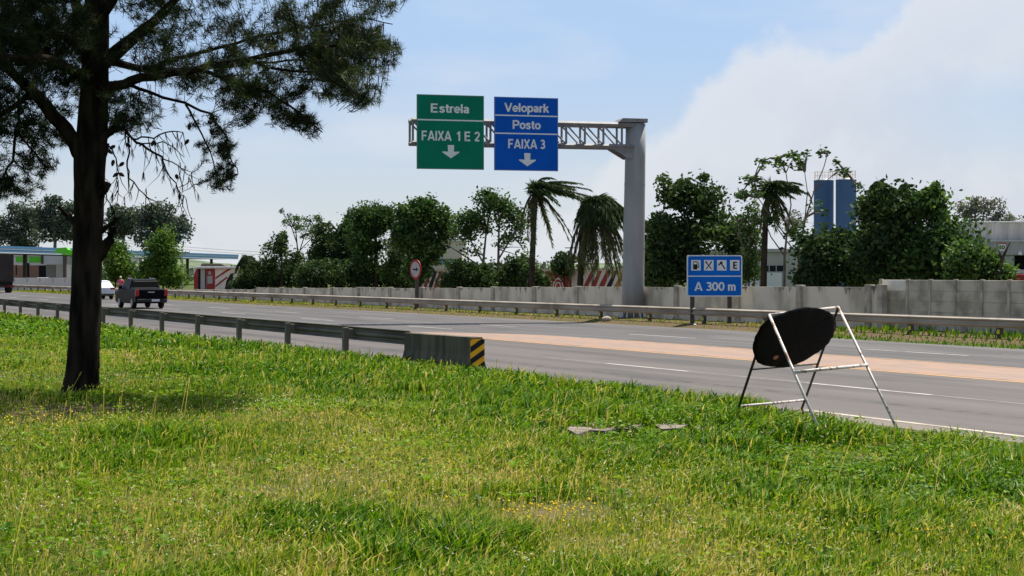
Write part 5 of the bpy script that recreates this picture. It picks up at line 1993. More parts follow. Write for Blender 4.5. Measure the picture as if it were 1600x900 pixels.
# ------------------------------------------------------------------ palms
def palm(label, depth, trunk, crown, n_frond, length_px, wind, droop, seed, rad_px=3.0, skirt=0, leaf=0.45, group='palms behind the concrete wall'):
    r_ = np.random.default_rng(seed)
    s = depth / F_PX
    base = P(trunk[0][0], trunk[0][1], depth)
    g = float(gz(base[0], base[1]))
    root = thing('palm_tree', label, 'palm tree', (base[0], base[1], g), 0, group)
    R0 = np.array(root.location)
    pts = [P(x, y, depth) for x, y in trunk]
    pts[0][2] = g - 0.2
    m = MB()
    m.tube(pts, [rad_px * s * (1.15 - 0.35 * i / (len(pts) - 1)) for i in range(len(pts))], n=12)
    m.build('trunk', 'bark', root, smooth=True, world_root=root)
    C = P(crown[0], crown[1], depth)
    VV, FF, TT = [], [], []
    o_ = 0
    stems = MB()
    for k in range(n_frond + skirt):
        old = k >= n_frond
        th = r_.uniform(0, 2 * math.pi)
        e = r_.uniform(0.15, 1.1) if not old else r_.uniform(-0.9, -0.2)
        d0 = np.array([math.cos(th) * math.cos(e), math.sin(th) * math.cos(e), math.sin(e)])
        L_ = length_px * s * r_.uniform(0.75, 1.15)
        ss = np.linspace(0, 1, 15)
        wv = np.array(wind) * (0.5 if old else 1.0)
        q = C + d0 * (ss * L_ * 0.8)[:, None] + wv * (ss ** 1.6 * L_ * 0.7)[:, None] - np.array([0, 0, 1]) * (ss ** 2 * L_ * (droop if not old else droop + 0.4))[:, None]
        stems.tube(list(q), [0.03 * (1 - 0.8 * a) for a in ss], n=4, cap=False)
        # leaflets
        nl = 44
        f = np.linspace(0.12, 0.99, nl)
        idx = f * 14
        i0 = np.clip(idx.astype(int), 0, 13)
        fr = (idx - i0)[:, None]
        pp = q[i0] * (1 - fr) + q[i0 + 1] * fr
        tg = q[i0 + 1] - q[i0]
        tg /= np.linalg.norm(tg, axis=1, keepdims=True)
        side = np.cross(tg, np.array([0, 0, 1.0]))
        side /= np.linalg.norm(side, axis=1, keepdims=True) + 1e-6
        for sg_ in (-1, 1):
            ln = leaf * (1 - 0.55 * f)[:, None] * r_.uniform(0.7, 1.2, (nl, 1))
            dirv_ = side * sg_ * 0.55 + tg * 0.75 + np.array([0, 0, -0.5]) + wv * 0.5 + r_.normal(size=(nl, 3)) * 0.18
            dirv_ /= np.linalg.norm(dirv_, axis=1, keepdims=True)
            wd = np.cross(dirv_, r_.normal(size=(nl, 3)))
            wd /= np.linalg.norm(wd, axis=1, keepdims=True)
            wd *= 0.032
            V = np.stack([pp - wd, pp + wd, pp + dirv_ * ln * 0.6 + wd * 0.8, pp + dirv_ * ln + np.array([0, 0, -0.05])], 1).reshape(-1, 3)
            VV.append(V)
            FF.append(np.arange(nl * 4).reshape(nl, 4) + o_)
            TT.append(np.repeat(np.clip(r_.normal(0.85 if old else 0.4, 0.15, nl), 0, 1), 4))
            o_ += nl * 4
    link('crown', npmesh('crown', np.concatenate(VV) - R0, [np.concatenate(FF)], ['palm_leaf'], tint=np.concatenate(TT)), root)
    stems.build('frond_stem', 'bark', root, world_root=root)


palm('palm below the blue overhead sign, its crown streaming to the right', dp(832, 0.3), [(829, 452), (832, 400), (834, 350), (838, 302)], (838, 300), 46, 62, (0.95, 0.05, 0.30), 0.62, 61, 4.5, 10, 0.62)
palm('shaggy palm with a mop of drooping fronds just left of the gantry pole', dp(920, 0.2), [(905, 452), (908, 400), (910, 360), (918, 325)], (930, 316), 84, 62, (0.28, 0.05, 0.12), 0.95, 62, 4.5, 44, 0.75)
palm('slim palm standing among the sparse trees right of the bright blue sign', dp(1195, 0.2), [(1192, 452), (1194, 400), (1196, 350), (1200, 300)], (1206, 296), 46, 42, (0.75, 0.05, 0.18), 0.6, 63, 4.8, 8, 0.55)
palm('small dark palm with hanging fronds beside the kiosk', dp(392, 0.5), [(378, 452), (378, 430), (382, 405)], (386, 402), 34, 26, (0.1, 0.05, 0.0), 1.0, 64, 4.0, 16, 0.55)

# dead trunk leaning by the warehouse
m = MB()
dd_ = dp(1560)
m.tube([P(1553, 446, dd_), P(1562, 420, dd_), P(1566, 404, dd_), P(1578, 378, dd_)], [0.09, 0.075, 0.06, 0.03], n=9)
m.tube([P(1566, 404, dd_), P(1560, 390, dd_)], [0.04, 0.02], n=7)
p0 = P(1553, 446, dd_)
root = thing('dead_trunk', 'bare leaning dead trunk in front of the warehouse bay', 'tree', p0)
m.build('trunk', 'bark', root, smooth=True, world_root=root)
dd_ = dp(705, 0.5)
p0 = P(752, 450, dd_)

# power poles and wires on the left
for k, (px, yt, d_) in enumerate(((285, 391, 178), (893, 384, 190))):
    c = P(px, 440, d_)
    root = thing('utility_pole', ('pale utility pole rising beside the tall young tree', 'thin utility pole between the two palms')[k], 'pole', (c[0], d_, 0), 0, 'utility poles')
    m = MB()
    m.tube([(0, 0, -0.1), (0, 0, EYE + (427 - yt) * d_ / F_PX)], [0.14, 0.09], n=10)
    m.build('pole', 'grey_wall', root)
    m = MB()
    zt = EYE + (427 - yt) * d_ / F_PX - 0.3
    m.box(-0.8, 0.8, -0.05, 0.05, zt, zt + 0.1)
    m.build('cross_arm', 'post_steel', root)
for k in range(2):
    m = MB()
    a = P(170, 372 + 4 * k, 230)
    b = P(700, 392 + 4 * k, 230)
    pts = []
    for i in range(25):
        f = i / 24
        p = a + (b - a) * f
        p[2] -= 1.2 * 4 * f * (1 - f)
        pts.append(p)
    m.tube(pts, 0.022, n=4)
    o = m.build('overhead_wire', 'wire')
    tag(o, ('upper of two thin overhead wires left of the dense trees', 'lower of two thin overhead wires left of the dense trees')[k], 'wire', 'overhead wires')


# ------------------------------------------------------------------ the pine in the foreground
def pine():
    r_ = np.random.default_rng(5)
    base = G(127, 617)
    Yt = base[1]
    s = Yt / F_PX
    root = thing('pine_tree', 'large dark pine with a thick trunk and wide needled crown on the near verge', 'pine tree', base)
    R0 = np.array(root.location)

    def pp(x, y, dy=0.0):
        """point of the tree seen at photo pixel (x, y), dy metres behind its trunk"""
        p = P(x, y, Yt)
        return np.array([p[0], Yt + dy, p[2]])
    m = MB()
    line = [(125, 640, 46), (126, 618, 33), (127, 603, 28.5), (128, 585, 26.5), (131, 540, 24.5), (134, 470, 23.5), (136, 400, 23), (139, 320, 22.5), (140, 260, 24), (143, 215, 24), (147, 150, 22), (149, 80, 20.5), (151, 0, 19), (153, -100, 16), (156, -220, 12), (160, -340, 8), (163, -450, 3)]
    pts = [pp(x, y) for x, y, _ in line]
    n = 26
    # bark ridges: a radius that wavers round the trunk
    vs, fs = [], []
    for i in range(len(pts) * 4 - 3):
        f = i / 4
        a, b = int(f), min(int(f) + 1, len(pts) - 1)
        c = pts[a] * (1 - (f - a)) + pts[b] * (f - a)
        rr = (line[a][2] * (1 - (f - a)) + line[b][2] * (f - a)) * s
        for k in range(n):
            th = 2 * math.pi * k / n
            wob = 1 + 0.10 * (float(vnoise(k * 0.9, i * 0.22, 4)) - 0.5) + 0.07 * (float(vnoise(k * 1.7 + 40, i * 0.9, 5)) - 0.5)
            if k == n - 1:
                wob = 1 + 0.5 * (wob - 1)
            vs.append(c + np.array([math.cos(th), math.sin(th), 0]) * rr * wob)
    rows = len(pts) * 4 - 3
    for i in range(rows - 1):
        for k in range(n):
            fs.append((i * n + k, i * n + (k + 1) % n, (i + 1) * n + (k + 1) % n, (i + 1) * n + k))
    m.add(vs, fs)
    m.build('trunk', 'bark_pine', root, smooth=True, world_root=root)

    BR = []          # branch points (with radius) that foliage can hang from

    def branch(line, smooth_=True, n_=8):
        q = [pp(x, y, dy) for x, y, r, dy in line]
        rad = [r * s for _, _, r, _ in line]
        # resample with slight wobble
        Q, RR = [], []
        for i in range(len(q) - 1):
            for f in (0, 0.33, 0.66):
                w = r_.normal(0, 0.012, 3) if (i or f) else 0
                Q.append(q[i] * (1 - f) + q[i + 1] * f + w)
                RR.append(rad[i] * (1 - f) + rad[i + 1] * f)
        Q.append(q[-1])
        RR.append(rad[-1])
        mb = MB()
        mb.tube(Q, RR, n=n_)
        mb.build('branch', 'bark_pine', root, smooth=True, world_root=root)
        for p in Q:
            BR.append(p)
        return Q

    branch([(132, 250, 13, 0), (112, 212, 12, -0.1), (92, 182, 11, -0.2), (66, 150, 9.5, -0.3), (35, 118, 7, -0.5), (-10, 90, 5, -0.7), (-80, 60, 3, -0.9)])
    branch([(66, 150, 6, -0.3), (40, 160, 5, -0.2), (0, 180, 4, 0.0), (-60, 210, 2.5, 0.2)])
    branch([(40, 160, 3, -0.2), (30, 205, 2.5, -0.1), (20, 250, 2, 0), (-5, 290, 1.4, 0.1)])
    branch([(30, 205, 2, -0.1), (55, 235, 1.6, -0.2), (75, 258, 1, -0.2)])
    branch([(150, 110, 13, 0), (180, 78, 11.5, 0.1), (210, 50, 9, 0.2), (240, 20, 7.5, 0.3), (280, -20, 6, 0.4), (350, -60, 4, 0.5), (430, -90, 2, 0.6)])
    branch([(150, 165, 10, 0), (178, 138, 8.5, -0.15), (213, 133, 7.5, -0.3), (267, 123, 6.5, -0.45), (317, 115, 5.5, -0.5), (393, 103, 4.2, -0.6), (480, 85, 3, -0.6), (560, 78, 2, -0.6), (615, 72, 1.0, -0.6)])
    branch([(317, 115, 3.5, -0.5), (370, 130, 2.8, -0.4), (430, 150, 2.2, -0.3), (470, 180, 1.6, -0.3), (508, 210, 0.9, -0.3)])
    branch([(393, 103, 3, -0.6), (450, 120, 2.2, -0.8), (520, 130, 1.6, -0.9), (570, 160, 0.9, -0.9)])
    branch([(213, 137, 3, -0.3), (245, 150, 2.5, -0.2), (290, 163, 2.2, -0.1), (330, 178, 1.9, 0), (352, 215, 1.5, 0), (362, 250, 1.1, 0), (372, 272, 0.7, 0)])
    branch([(292, 164, 1.8, -0.1), (310, 196, 1.4, 0), (326, 235, 1.1, 0.1), (340, 285, 0.7, 0.1)])
    branch([(213, 100, 4, 0.4), (270, 80, 3.2, 0.6), (350, 55, 2.6, 0.8), (440, 30, 2.0, 0.9), (560, 10, 1.2, 1.0), (605, 20, 0.8, 1.0)])
    branch([(152, 40, 9, 0), (200, -10, 7, -0.5), (280, -50, 5, -0.9), (400, -70, 3.5, -1.2), (540, -60, 2, -1.4)])
    branch([(150, 90, 7, 0.2), (205, 95, 5, 1.0), (270, 85, 3.5, 1.6), (360, 70, 2.4, 2.0), (450, 60, 1.4, 2.2)])
    branch([(140, 75, 10, 0), (122, 22, 8.5, 0), (108, -20, 7, 0.1), (80, -90, 5, 0.2), (40, -150, 3, 0.3)])
    branch([(136, 85, 6, 0), (100, 58, 5, 0.2), (60, 42, 4, 0.4), (10, 22, 3, 0.5), (-70, 0, 2, 0.5)])
    branch([(136, 120, 6, -0.1), (95, 95, 5, -0.8), (40, 80, 4, -1.3), (-50, 70, 2.5, -1.6)])
    branch([(148, 130, 6, -0.2), (120, 110, 5, -1.2), (90, 120, 3, -2.0), (60, 130, 2, -2.4)])
    # short stubs and the dead twigs with cones on the right of the trunk
    branch([(150, 402, 11, 0), (165, 385, 9, -0.05), (175, 372, 7.5, -0.1), (179, 355, 6, -0.1)])
    branch([(152, 366, 4, 0), (165, 358, 3.4, -0.1), (180, 349, 3, -0.15), (196, 341, 2.6, -0.2)])
    branch([(122, 356, 4.5, 0), (106, 341, 3.6, 0), (97, 328, 3, 0), (91, 322, 2.2, 0)])
    branch([(118, 345, 3, 0), (108, 332, 2.4, 0.05)])
    branch([(148, 315, 8, 0), (162, 300, 7, -0.1), (172, 287, 6, -0.1)])
    branch([(148, 235, 8, 0), (165, 215, 6.5, -0.1), (182, 203, 5.5, -0.15), (186, 197, 4, -0.15)])
    dead = [branch([(180, 205, 3, -0.15), (200, 203, 2.6, -0.2), (213, 220, 2.3, -0.3), (236, 234, 2.1, -0.3), (260, 248, 1.8, -0.35), (270, 267, 1.4, -0.4), (288, 300, 0.8, -0.4), (300, 312, 0.5, -0.4)], n_=6),
            branch([(213, 220, 1.6, -0.3), (236, 217, 1.4, -0.2), (262, 209, 1.2, -0.1), (286, 207, 0.8, 0)], n_=5),
            branch([(226, 231, 1.3, -0.3), (250, 227, 1.1, -0.4), (275, 231, 0.9, -0.5), (300, 250, 0.5, -0.5)], n_=5),
            branch([(207, 216, 1.6, -0.25), (207, 255, 1.4, -0.3), (210, 280, 1.2, -0.3), (232, 303, 0.9, -0.3), (244, 320, 0.5, -0.3)], n_=5),
            branch([(262, 250, 1.1, -0.35), (285, 260, 0.9, -0.3), (303, 270, 0.6, -0.3), (310, 290, 0.4, -0.3)], n_=5),
            branch([(172, 225, 2, -0.1), (166, 260, 1.6, -0.15), (164, 290, 1.2, -0.15), (180, 320, 0.8, -0.2), (185, 345, 0.5, -0.2)], n_=5),
            branch([(172, 228, 1.4, -0.1), (188, 250, 1.1, -0.2), (192, 280, 0.8, -0.25), (190, 300, 0.4, -0.25)], n_=5)]
    live = [p for p in BR]
    LIVE = np.array(live)
    # upper crown above the picture, needed for the shade on the ground
    for k in range(16):
        y0 = r_.uniform(-400, -40)
        th = r_.uniform(0, 2 * math.pi)
        Lb = (3.8 + y0 / 160.0) * r_.uniform(0.7, 1.1)
        dx, dy = math.cos(th) * Lb / s, math.sin(th) * Lb
        branch([(152, y0, 6, 0), (152 + dx * 0.4, y0 - 20, 4.5, dy * 0.4), (152 + dx * 0.75, y0 - 45, 3, dy * 0.75), (152 + dx, y0 - 60, 1.5, dy)])
    ALLB = np.array(BR)

    # ---- needle tufts
    def inside(poly, x, y):
        c = False
        j = len(poly) - 1
        for i in range(len(poly)):
            xi, yi = poly[i]
            xj, yj = poly[j]
            if (yi > y) != (yj > y) and x < (xj - xi) * (y - yi) / (yj - yi) + xi:
                c = not c
            j = i
        return c
    regions = [
        ([(185, -45), (612, -45), (608, 15), (597, 45), (630, 78), (600, 108), (592, 150), (562, 168), (540, 148), (500, 135), (455, 150), (425, 132), (392, 185), (368, 186), (345, 130), (292, 98), (235, 88), (205, 55)], 880, 1.0, 1.0),
        ([(440, 60), (560, 20), (630, 76), (592, 100), (588, 145), (560, 162), (530, 140), (470, 130)], 210, 0.7, 1.0),
        ([(390, 120), (440, 130), (480, 160), (512, 208), (498, 214), (462, 192), (428, 182), (400, 160)], 105, 0.4, 0.9),
        ([(345, 130), (425, 125), (392, 188), (366, 188)], 75, 0.5, 0.9),
        ([(335, 175), (352, 190), (374, 262), (366, 280), (348, 298), (330, 282), (350, 250), (340, 215)], 80, 0.25, 0.7),
        ([(292, 170), (305, 168), (330, 230), (340, 290), (325, 280), (310, 215)], 16, 0.2, 0.7),
        ([(165, 150), (232, 142), (244, 178), (232, 196), (196, 206), (168, 196)], 85, 0.6, 0.9),
        ([(205, 60), (300, 100), (345, 130), (300, 150), (240, 120), (205, 110)], 70, 0.9, 0.9),
        ([(-120, -45), (110, -45), (116, 20), (124, 70), (128, 135), (88, 118), (70, 122), (52, 150), (68, 195), (82, 208), (-120, 215)], 1250, 1.1, 1.0),
        ([(40, 30), (180, 30), (190, 110), (165, 150), (110, 135), (40, 130)], 230, -1.6, 1.0),
        ([(-120, 150), (55, 165), (78, 205), (64, 235), (40, 240), (20, 300), (-20, 315), (-120, 320)], 230, 0.7, 1.0),
        ([(55, 195), (95, 205), (90, 226), (66, 228)], 22, 0.3, 0.9),
        ([(30, 235), (82, 250), (80, 268), (55, 280), (30, 262)], 26, 0.3, 0.9),
        ([(-40, 270), (45, 280), (32, 306), (10, 306), (-40, 322)], 45, 0.4, 0.95),
        ([(80, 120), (126, 130), (122, 185), (98, 178)], 42, 0.7, 0.8),
        ([(60, 0), (120, 0), (122, 55), (75, 50)], 22, 0.6, 0.8),
    ]
    C, SZ = [], []
    for poly, k, sig, sz in regions:
        xs = [p[0] for p in poly]
        ys = [p[1] for p in poly]
        got = 0
        k = int(k * 1.12)
        cl = []
        while len(cl) < max(4, k // 7):
            x, y = r_.uniform(min(xs), max(xs)), r_.uniform(min(ys), max(ys))
            if inside(poly, x, y):
                cl.append((x, y, max(-2.2, min(2.4, r_.normal(0, sig) if sig > 0 else r_.uniform(sig, sig + 1.2)))))
        while got < k:
            if r_.random() < (0.75 if k > 250 else 0.25):
                q = cl[r_.integers(len(cl))]
                x, y = q[0] + r_.normal(0, 9), q[1] + r_.normal(0, 7)
                if min(ys) - 12 < y and (inside(poly, x, y) or r_.random() < 0.12):
                    C.append(pp(x, y, q[2] + r_.normal(0, 0.1)))
                    SZ.append(sz)
                    got += 1
                continue
            x, y = r_.uniform(min(xs), max(xs)), r_.uniform(min(ys), max(ys))
            if inside(poly, x, y):
                dy = r_.normal(0, sig) if sig > 0 else r_.uniform(sig, sig + 1.2)
                dy = max(-2.2, min(2.4, dy))
                C.append(pp(x, y, dy))
                SZ.append(sz)
                got += 1
    # tufts in the upper crown
    for k in range(2600):
        y = r_.uniform(-470, -45)
        Lb = max(0.4, 3.9 + y / 150.0)
        th = r_.uniform(0, 2 * math.pi)
        rr = Lb * math.sqrt(r_.uniform(0.05, 1.0))
        C.append(pp(152, y) + np.array([rr * math.cos(th), rr * math.sin(th), 0]))
        SZ.append(1.0)
    # sparse tails along the tip of the low twigs
    C, SZ = np.array(C), np.array(SZ)
    # pull tufts a little towards the nearest branch so that they sit on limbs
    axis = np.array([pp(150, 0)[0], Yt])
    NN = []
    for i in range(len(C)):
        d2 = ((ALLB - C[i]) ** 2).sum(1)
        j = int(np.argmin(d2))
        NN.append(ALLB[j])
    NN = np.array(NN)
    out = C - NN
    dist = np.linalg.norm(out, axis=1, keepdims=True)
    outward = C - np.array([axis[0], axis[1], 0])
    outward[:, 2] = 0
    outward /= np.linalg.norm(outward, axis=1, keepdims=True) + 1e-6
    tw_dir = out / (dist + 1e-6) * 0.8 + outward * 0.7 + np.array([0, 0, 0.25]) + r_.normal(size=C.shape) * 0.25
    tw_dir /= np.linalg.norm(tw_dir, axis=1, keepdims=True)
    per = 48
    n = len(C) * per
    cc = np.repeat(C, per, 0)
    td = np.repeat(tw_dir, per, 0)
    sz = np.repeat(SZ, per)
    along = r_.uniform(-0.20, 0.02, n)
    p0 = cc + td * along[:, None]
    rnd = r_.normal(size=(n, 3))
    rnd -= (rnd * td).sum(1, keepdims=True) * td
    rnd /= np.linalg.norm(rnd, axis=1, keepdims=True)
    nd = td * r_.uniform(0.1, 1.0, n)[:, None] + rnd * 0.85 + np.array([0, 0, -0.08])
    nd /= np.linalg.norm(nd, axis=1, keepdims=True)
    ln = (0.125 * sz * r_.uniform(0.75, 1.2, n))[:, None]
    wd = np.cross(nd, r_.normal(size=(n, 3)))
    wd /= np.linalg.norm(wd, axis=1, keepdims=True)
    wd *= 0.0041
    V = np.stack([p0 - wd, p0 + wd, p0 + nd * ln], 1).reshape(-1, 3)
    Fn = np.arange(n * 3).reshape(n, 3)
    tn = np.repeat(np.repeat(np.clip(r_.normal(0.5, 0.22, len(C)), 0, 1), per) * 0.7 + r_.random(n) * 0.3, 3)
    # twig carrying every tuft (3-sided)
    k = len(C)
    a = np.where(dist > 0.30, C - out / dist * 0.30, NN)
    mid = (a + C) / 2 + np.array([0, 0, -0.03])
    TV = []
    for q, w in ((a, 0.0055), (mid, 0.005), (C, 0.003)):
        for t_ in range(3):
            th = 2 * math.pi * t_ / 3
            TV.append(q + np.array([math.cos(th) * w, math.sin(th) * w * 0.5, math.sin(th) * w]))
    TV = np.stack(TV, 1).reshape(-1, 3)
    b0 = np.arange(k)[:, None] * 9
    TF = []
    for lev in (0, 3):
        for t_ in range(3):
            t2 = (t_ + 1) % 3
            TF.append(np.concatenate([b0 + lev + t_, b0 + lev + t2, b0 + lev + 3 + t2, b0 + lev + 3 + t_], 1))
    TF = np.concatenate(TF) + len(V)
    me = npmesh('crown', np.concatenate([V, TV]) - R0, [Fn, TF], ['needles', 'bark_pine'], [0, 1], tint=np.concatenate([tn, np.zeros(len(TV))]))
    link('crown', me, root)

    # hanging dead twiglets and dry needle bunches
    tm = MB()
    for Q in dead:
        for q in Q[3:]:
            for _ in range(2):
                if r_.random() < 0.75:
                    d_ = np.array([r_.normal(0.02, 0.06), r_.normal(0, 0.05), -r_.uniform(0.08, 0.34)])
                    e_ = q + d_ * np.array([1.6, 1.6, 1.0])
                    tm.tube([q, q + d_ * 0.5, e_], [0.006, 0.005, 0.002], n=4, cap=False)
                    if r_.random() < 0.28:
                        for _k in range(7):
                            tm.tube([e_, e_ + np.array([r_.normal(0, 0.02), r_.normal(0, 0.02), -r_.uniform(0.07, 0.14)])], [0.004, 0.001], n=3, cap=False)
    tm.build('dead_twigs', 'bark_pine', root, world_root=root)['kind'] = 'stuff'
    # cones
    spots = [(178, 231), (181, 240), (180, 256), (193, 258), (182, 274), (198, 275), (249, 228), (296, 224), (278, 277), (203, 228), (240, 341), (243, 358), (257, 350), (452, 165), (480, 172), (335, 195), (356, 240), (337, 210), (300, 200), (420, 140), (520, 150), (505, 120), (560, 130), (545, 100), (590, 95), (455, 150)]
    cm = None
    for (x, y) in spots:
        m = MB()
        c = pp(x, y, r_.uniform(-0.4, 0.0))
        L_ = 0.095
        ax = Vector((r_.normal(0, 0.5), r_.normal(0, 0.4), -0.6)).normalized()
        pts = [Vector(c) + ax * L_ * f for f in (-0.5, -0.35, -0.15, 0.1, 0.3, 0.5)]
        m.tube(pts, [0.008, 0.021, 0.026, 0.023, 0.015, 0.003], n=9)
        m.build('pine_cone', 'cone_brown', root, world_root=root)
    for (x, y) in ((240, 341), (243, 358), (257, 350)):
        m = MB()
        a, b = pp(x, y, -0.3), pp(244, 318, -0.3)
        m.tube([a, (a + b) / 2 + np.array([0.02, 0, 0]), b], 0.004, n=4)
        m.build('twig', 'bark_pine', root, world_root=root)


pine()


# ------------------------------------------------------------------ grass and small plants
SHORT = [(1270, 702, 0.8), (1300, 770, 0.7), (1290, 732, 1.0), (890, 676, 0.6), (1040, 676, 0.6), (1075, 674, 0.6), (1040, 690, 0.6), (1090, 690, 0.6), (900, 720, 0.5), (1290, 748, 0.9), (1285, 716, 0.9), (915, 690, 0.7), (960, 686, 0.8), (1000, 682, 0.6), (1120, 684, 0.5), (1285, 702, 0.9), (1300, 725, 0.8), (1405, 688, 0.9), (1420, 705, 0.7), (1150, 668, 0.5), (920, 705, 0.6), (970, 702, 0.6)]


def short_zone(X, Y):
    k = np.zeros(len(X))
    for (px, py, r) in SHORT:
        p = G(px, py)
        k = np.maximum(k, 1 - sstep(np.hypot(X - p[0], Y - p[1]), r * 0.5, r))
    return k


def grass():
    r_ = np.random.default_rng(9)
    bands = [(5.5, 7.0, 9000, 0.0046), (7.0, 11.0, 70000, 0.0052), (11.0, 16.0, 76000, 0.0062), (16.0, 24.0, 72000, 0.0080), (24.0, 42.0, 55000, 0.0125), (42.0, 110.0, 42000, 0.026)]
    Xs, Ys, Ws = [], [], []
    for (y0, y1, n, w) in bands:
        y = np.sqrt(r_.uniform(y0 * y0, y1 * y1, n * 2))
        u = r_.uniform(-0.50, 0.50, n * 2)
        x = u * y
        D = x * CA + y * SA
        ok = (D < 14.35)
        # the strip at the edge of the asphalt is ragged
        tl = -x * SA + y * CA
        ok &= (D < 13.75 - 0.75 * (1 - sstep(tl, 15.5, 19.5)) + 0.5 * fbm(y * 1.3, x * 0.7, 61))
        Xs.append(x[ok][:n])
        Ys.append(y[ok][:n])
        Ws.append(np.full(len(Xs[-1]), w))
    X, Y, Wd = np.concatenate(Xs), np.concatenate(Ys), np.concatenate(Ws)
    D = X * CA + Y * SA
    t = -X * SA + Y * CA
    n1 = fbm(X * 0.55, Y * 0.40, 71)
    n2 = fbm(X * 1.9 + 7, Y * 1.3, 72)
    n3 = fbm(X * 0.25 + 3, Y * 0.18 + 8, 73)
    lush = sstep(D, 6.5, 9.5) * 0.75 + 0.45 * (sstep(n1, 0.5, 0.72))
    dry = 0.75 * sstep(n2 * 0.6 + n3 * 0.4, 0.52, 0.70) * (1 - sstep(D, 8.5, 11.0))
    bare = np.zeros(len(X))
    for (px, py, r, a) in LUSH:
        p = G(px, py)
        k = a * (1 - sstep(np.hypot((X - p[0]), (Y - p[1]) * 0.7), r * 0.35, r))
        lush = np.maximum(lush, k)
        dry *= (1 - k)
    for (px, py, r, a) in DRY:
        p = G(px, py)
        k = a * (1 - sstep(np.hypot((X - p[0]), (Y - p[1]) * 0.8) + (n2 - 0.5) * r * 0.8, r * 0.3, r))
        dry = np.maximum(dry, k)
        lush *= (1 - k)
    for (px, py, r, a) in SOIL:
        p = G(px, py)
        bare = np.maximum(bare, a * (1 - sstep(np.hypot(X - p[0], Y - p[1]) + (n2 - 0.5) * r, r * 0.3, r)))
    lush = np.clip(lush, 0, 1)
    keep = r_.random(len(X)) > np.clip(bare * 1.05, 0, 0.97)
    keep &= r_.random(len(X)) > 0.25 * dry
    X, Y, Wd, D, lush, dry, n2, n1, n3 = (a[keep] for a in (X, Y, Wd, D, lush, dry, n2, n1, n3))
    n = len(X)
    Z = gz(X, Y)
    tall = r_.random(n) < 0.06 + 0.05 * dry
    tuft = fbm(X * 3.1, Y * 2.3, 75)
    H = (0.05 + 0.06 * n2 + 0.21 * lush ** 1.5 * (0.25 + 1.5 * tuft)) * r_.uniform(0.5, 1.4, n)
    H = np.where(tall, H * 1.5 + 0.05, H)
    H *= 1 - 0.35 * dry
    H = np.minimum(H, r_.uniform(0.13, 0.20, n) + 0.24 * sstep(tuft, 0.42, 0.72) * (0.45 + 0.55 * sstep(D, 8, 10)))
    H *= 1 - 0.80 * short_zone(X, Y)
    H = np.where(D > 13.2, np.minimum(H, 0.24), H)
    ragged = (D > 12.2) & (r_.random(n) < 0.16)
    H = np.where(ragged, r_.uniform(0.16, 0.34, n), H)
    tl = -X * SA + Y * CA
    low = (D > 12.4) & (tl < 18.5)
    H = np.where(low, np.minimum(H, 0.10) * np.where(ragged, 1.7, 1.0), H)
    tint = 0.58 - 0.30 * lush + 0.36 * dry + (n3 - 0.5) * 0.35 + (tuft - 0.5) * 0.25 + r_.normal(0, 0.19, n)
    tint = np.where(ragged, r_.uniform(0.3, 0.85, n), tint)
    straw = r_.random(n) < 0.03 + 0.22 * dry + 0.5 * sstep(dry, 0.72, 0.95)
    tint = np.where(straw, r_.uniform(0.80, 1.0, n), tint)
    tint = np.where(r_.random(n) < 0.22, tint - 0.34, tint)
    tint = np.clip(tint, 0.02, 1.0)
    th = r_.uniform(0, 2 * math.pi, n)
    wind = np.array([0.5, 0.1])
    bx = np.cos(th) * r_.uniform(0.15, 0.75, n) + wind[0] * 0.45
    by = np.sin(th) * r_.uniform(0.15, 0.75, n) + wind[1] * 0.45
    ax = r_.uniform(0, 2 * math.pi, n)
    wx_, wy_ = np.cos(ax) * Wd, np.sin(ax) * Wd
    wscale = np.where(tall, 0.6, 1.0) * (0.70 + 1.0 * lush)
    wx_, wy_ = wx_ * wscale, wy_ * wscale
    base = np.stack([X, Y, Z - 0.01], -1)
    wv = np.stack([wx_, wy_, 0 * X], -1)
    midp = base + np.stack([bx * H * 0.28, by * H * 0.28, H * 0.62], -1)
    tip = base + np.stack([bx * H * 0.95, by * H * 0.95, H * (0.98 - 0.25 * np.hypot(bx, by))], -1)
    V = np.stack([base - wv, base + wv, midp + wv * 0.8, midp - wv * 0.8, tip], 1).reshape(-1, 3)
    i = np.arange(n)[:, None] * 5
    Q = i + np.array([[0, 1, 2, 3]])
    Tt = i + np.array([[3, 2, 4]])
    o = link('grass', npmesh('grass', V, [Q, Tt], ['grass_blade'], tint=np.repeat(tint, 5)))
    tag(o, 'rough green and straw coloured roadside grass', None, None, 'stuff')

    # small round clover leaves in the lush strip and among the grass
    m = 60000
    y = np.sqrt(r_.uniform(8 ** 2, 60 ** 2, m * 3))
    y = np.concatenate([y[: m], np.sqrt(r_.uniform(7.5 ** 2, 22 ** 2, m))])
    x = r_.uniform(-0.4, 0.4, len(y)) * y
    Dd = x * CA + y * SA
    nn = fbm(x * 0.8, y * 0.6, 81)
    ok = (Dd < 12.9 + 0.7 * sstep(-x * SA + y * CA, 20, 26)) & (r_.random(len(y)) < np.where(Dd > 7.5, 0.95, sstep(nn, 0.42, 0.62)))
    b_ = np.zeros(len(x))
    for (px, py, r, a) in SOIL:
        p = G(px, py)
        b_ = np.maximum(b_, a * (1 - sstep(np.hypot(x - p[0], y - p[1]), r * 0.4, r)))
    ok &= r_.random(len(x)) > b_
    x, y, Dd = x[ok], y[ok], Dd[ok]
    hz = r_.uniform(0.03, 0.13, len(x)) * (0.6 + 1.0 * sstep(Dd, 7, 10))
    hz *= 1 - 0.85 * short_zone(x, y)
    C = np.stack([x, y, gz(x, y) + hz], -1)
    V, F = leaf_quads(C, 0.034, r_, 0.0, 0.9)
    # flatter: leaves look up
    V = V.reshape(-1, 4, 3)
    cen = V.mean(1, keepdims=True)
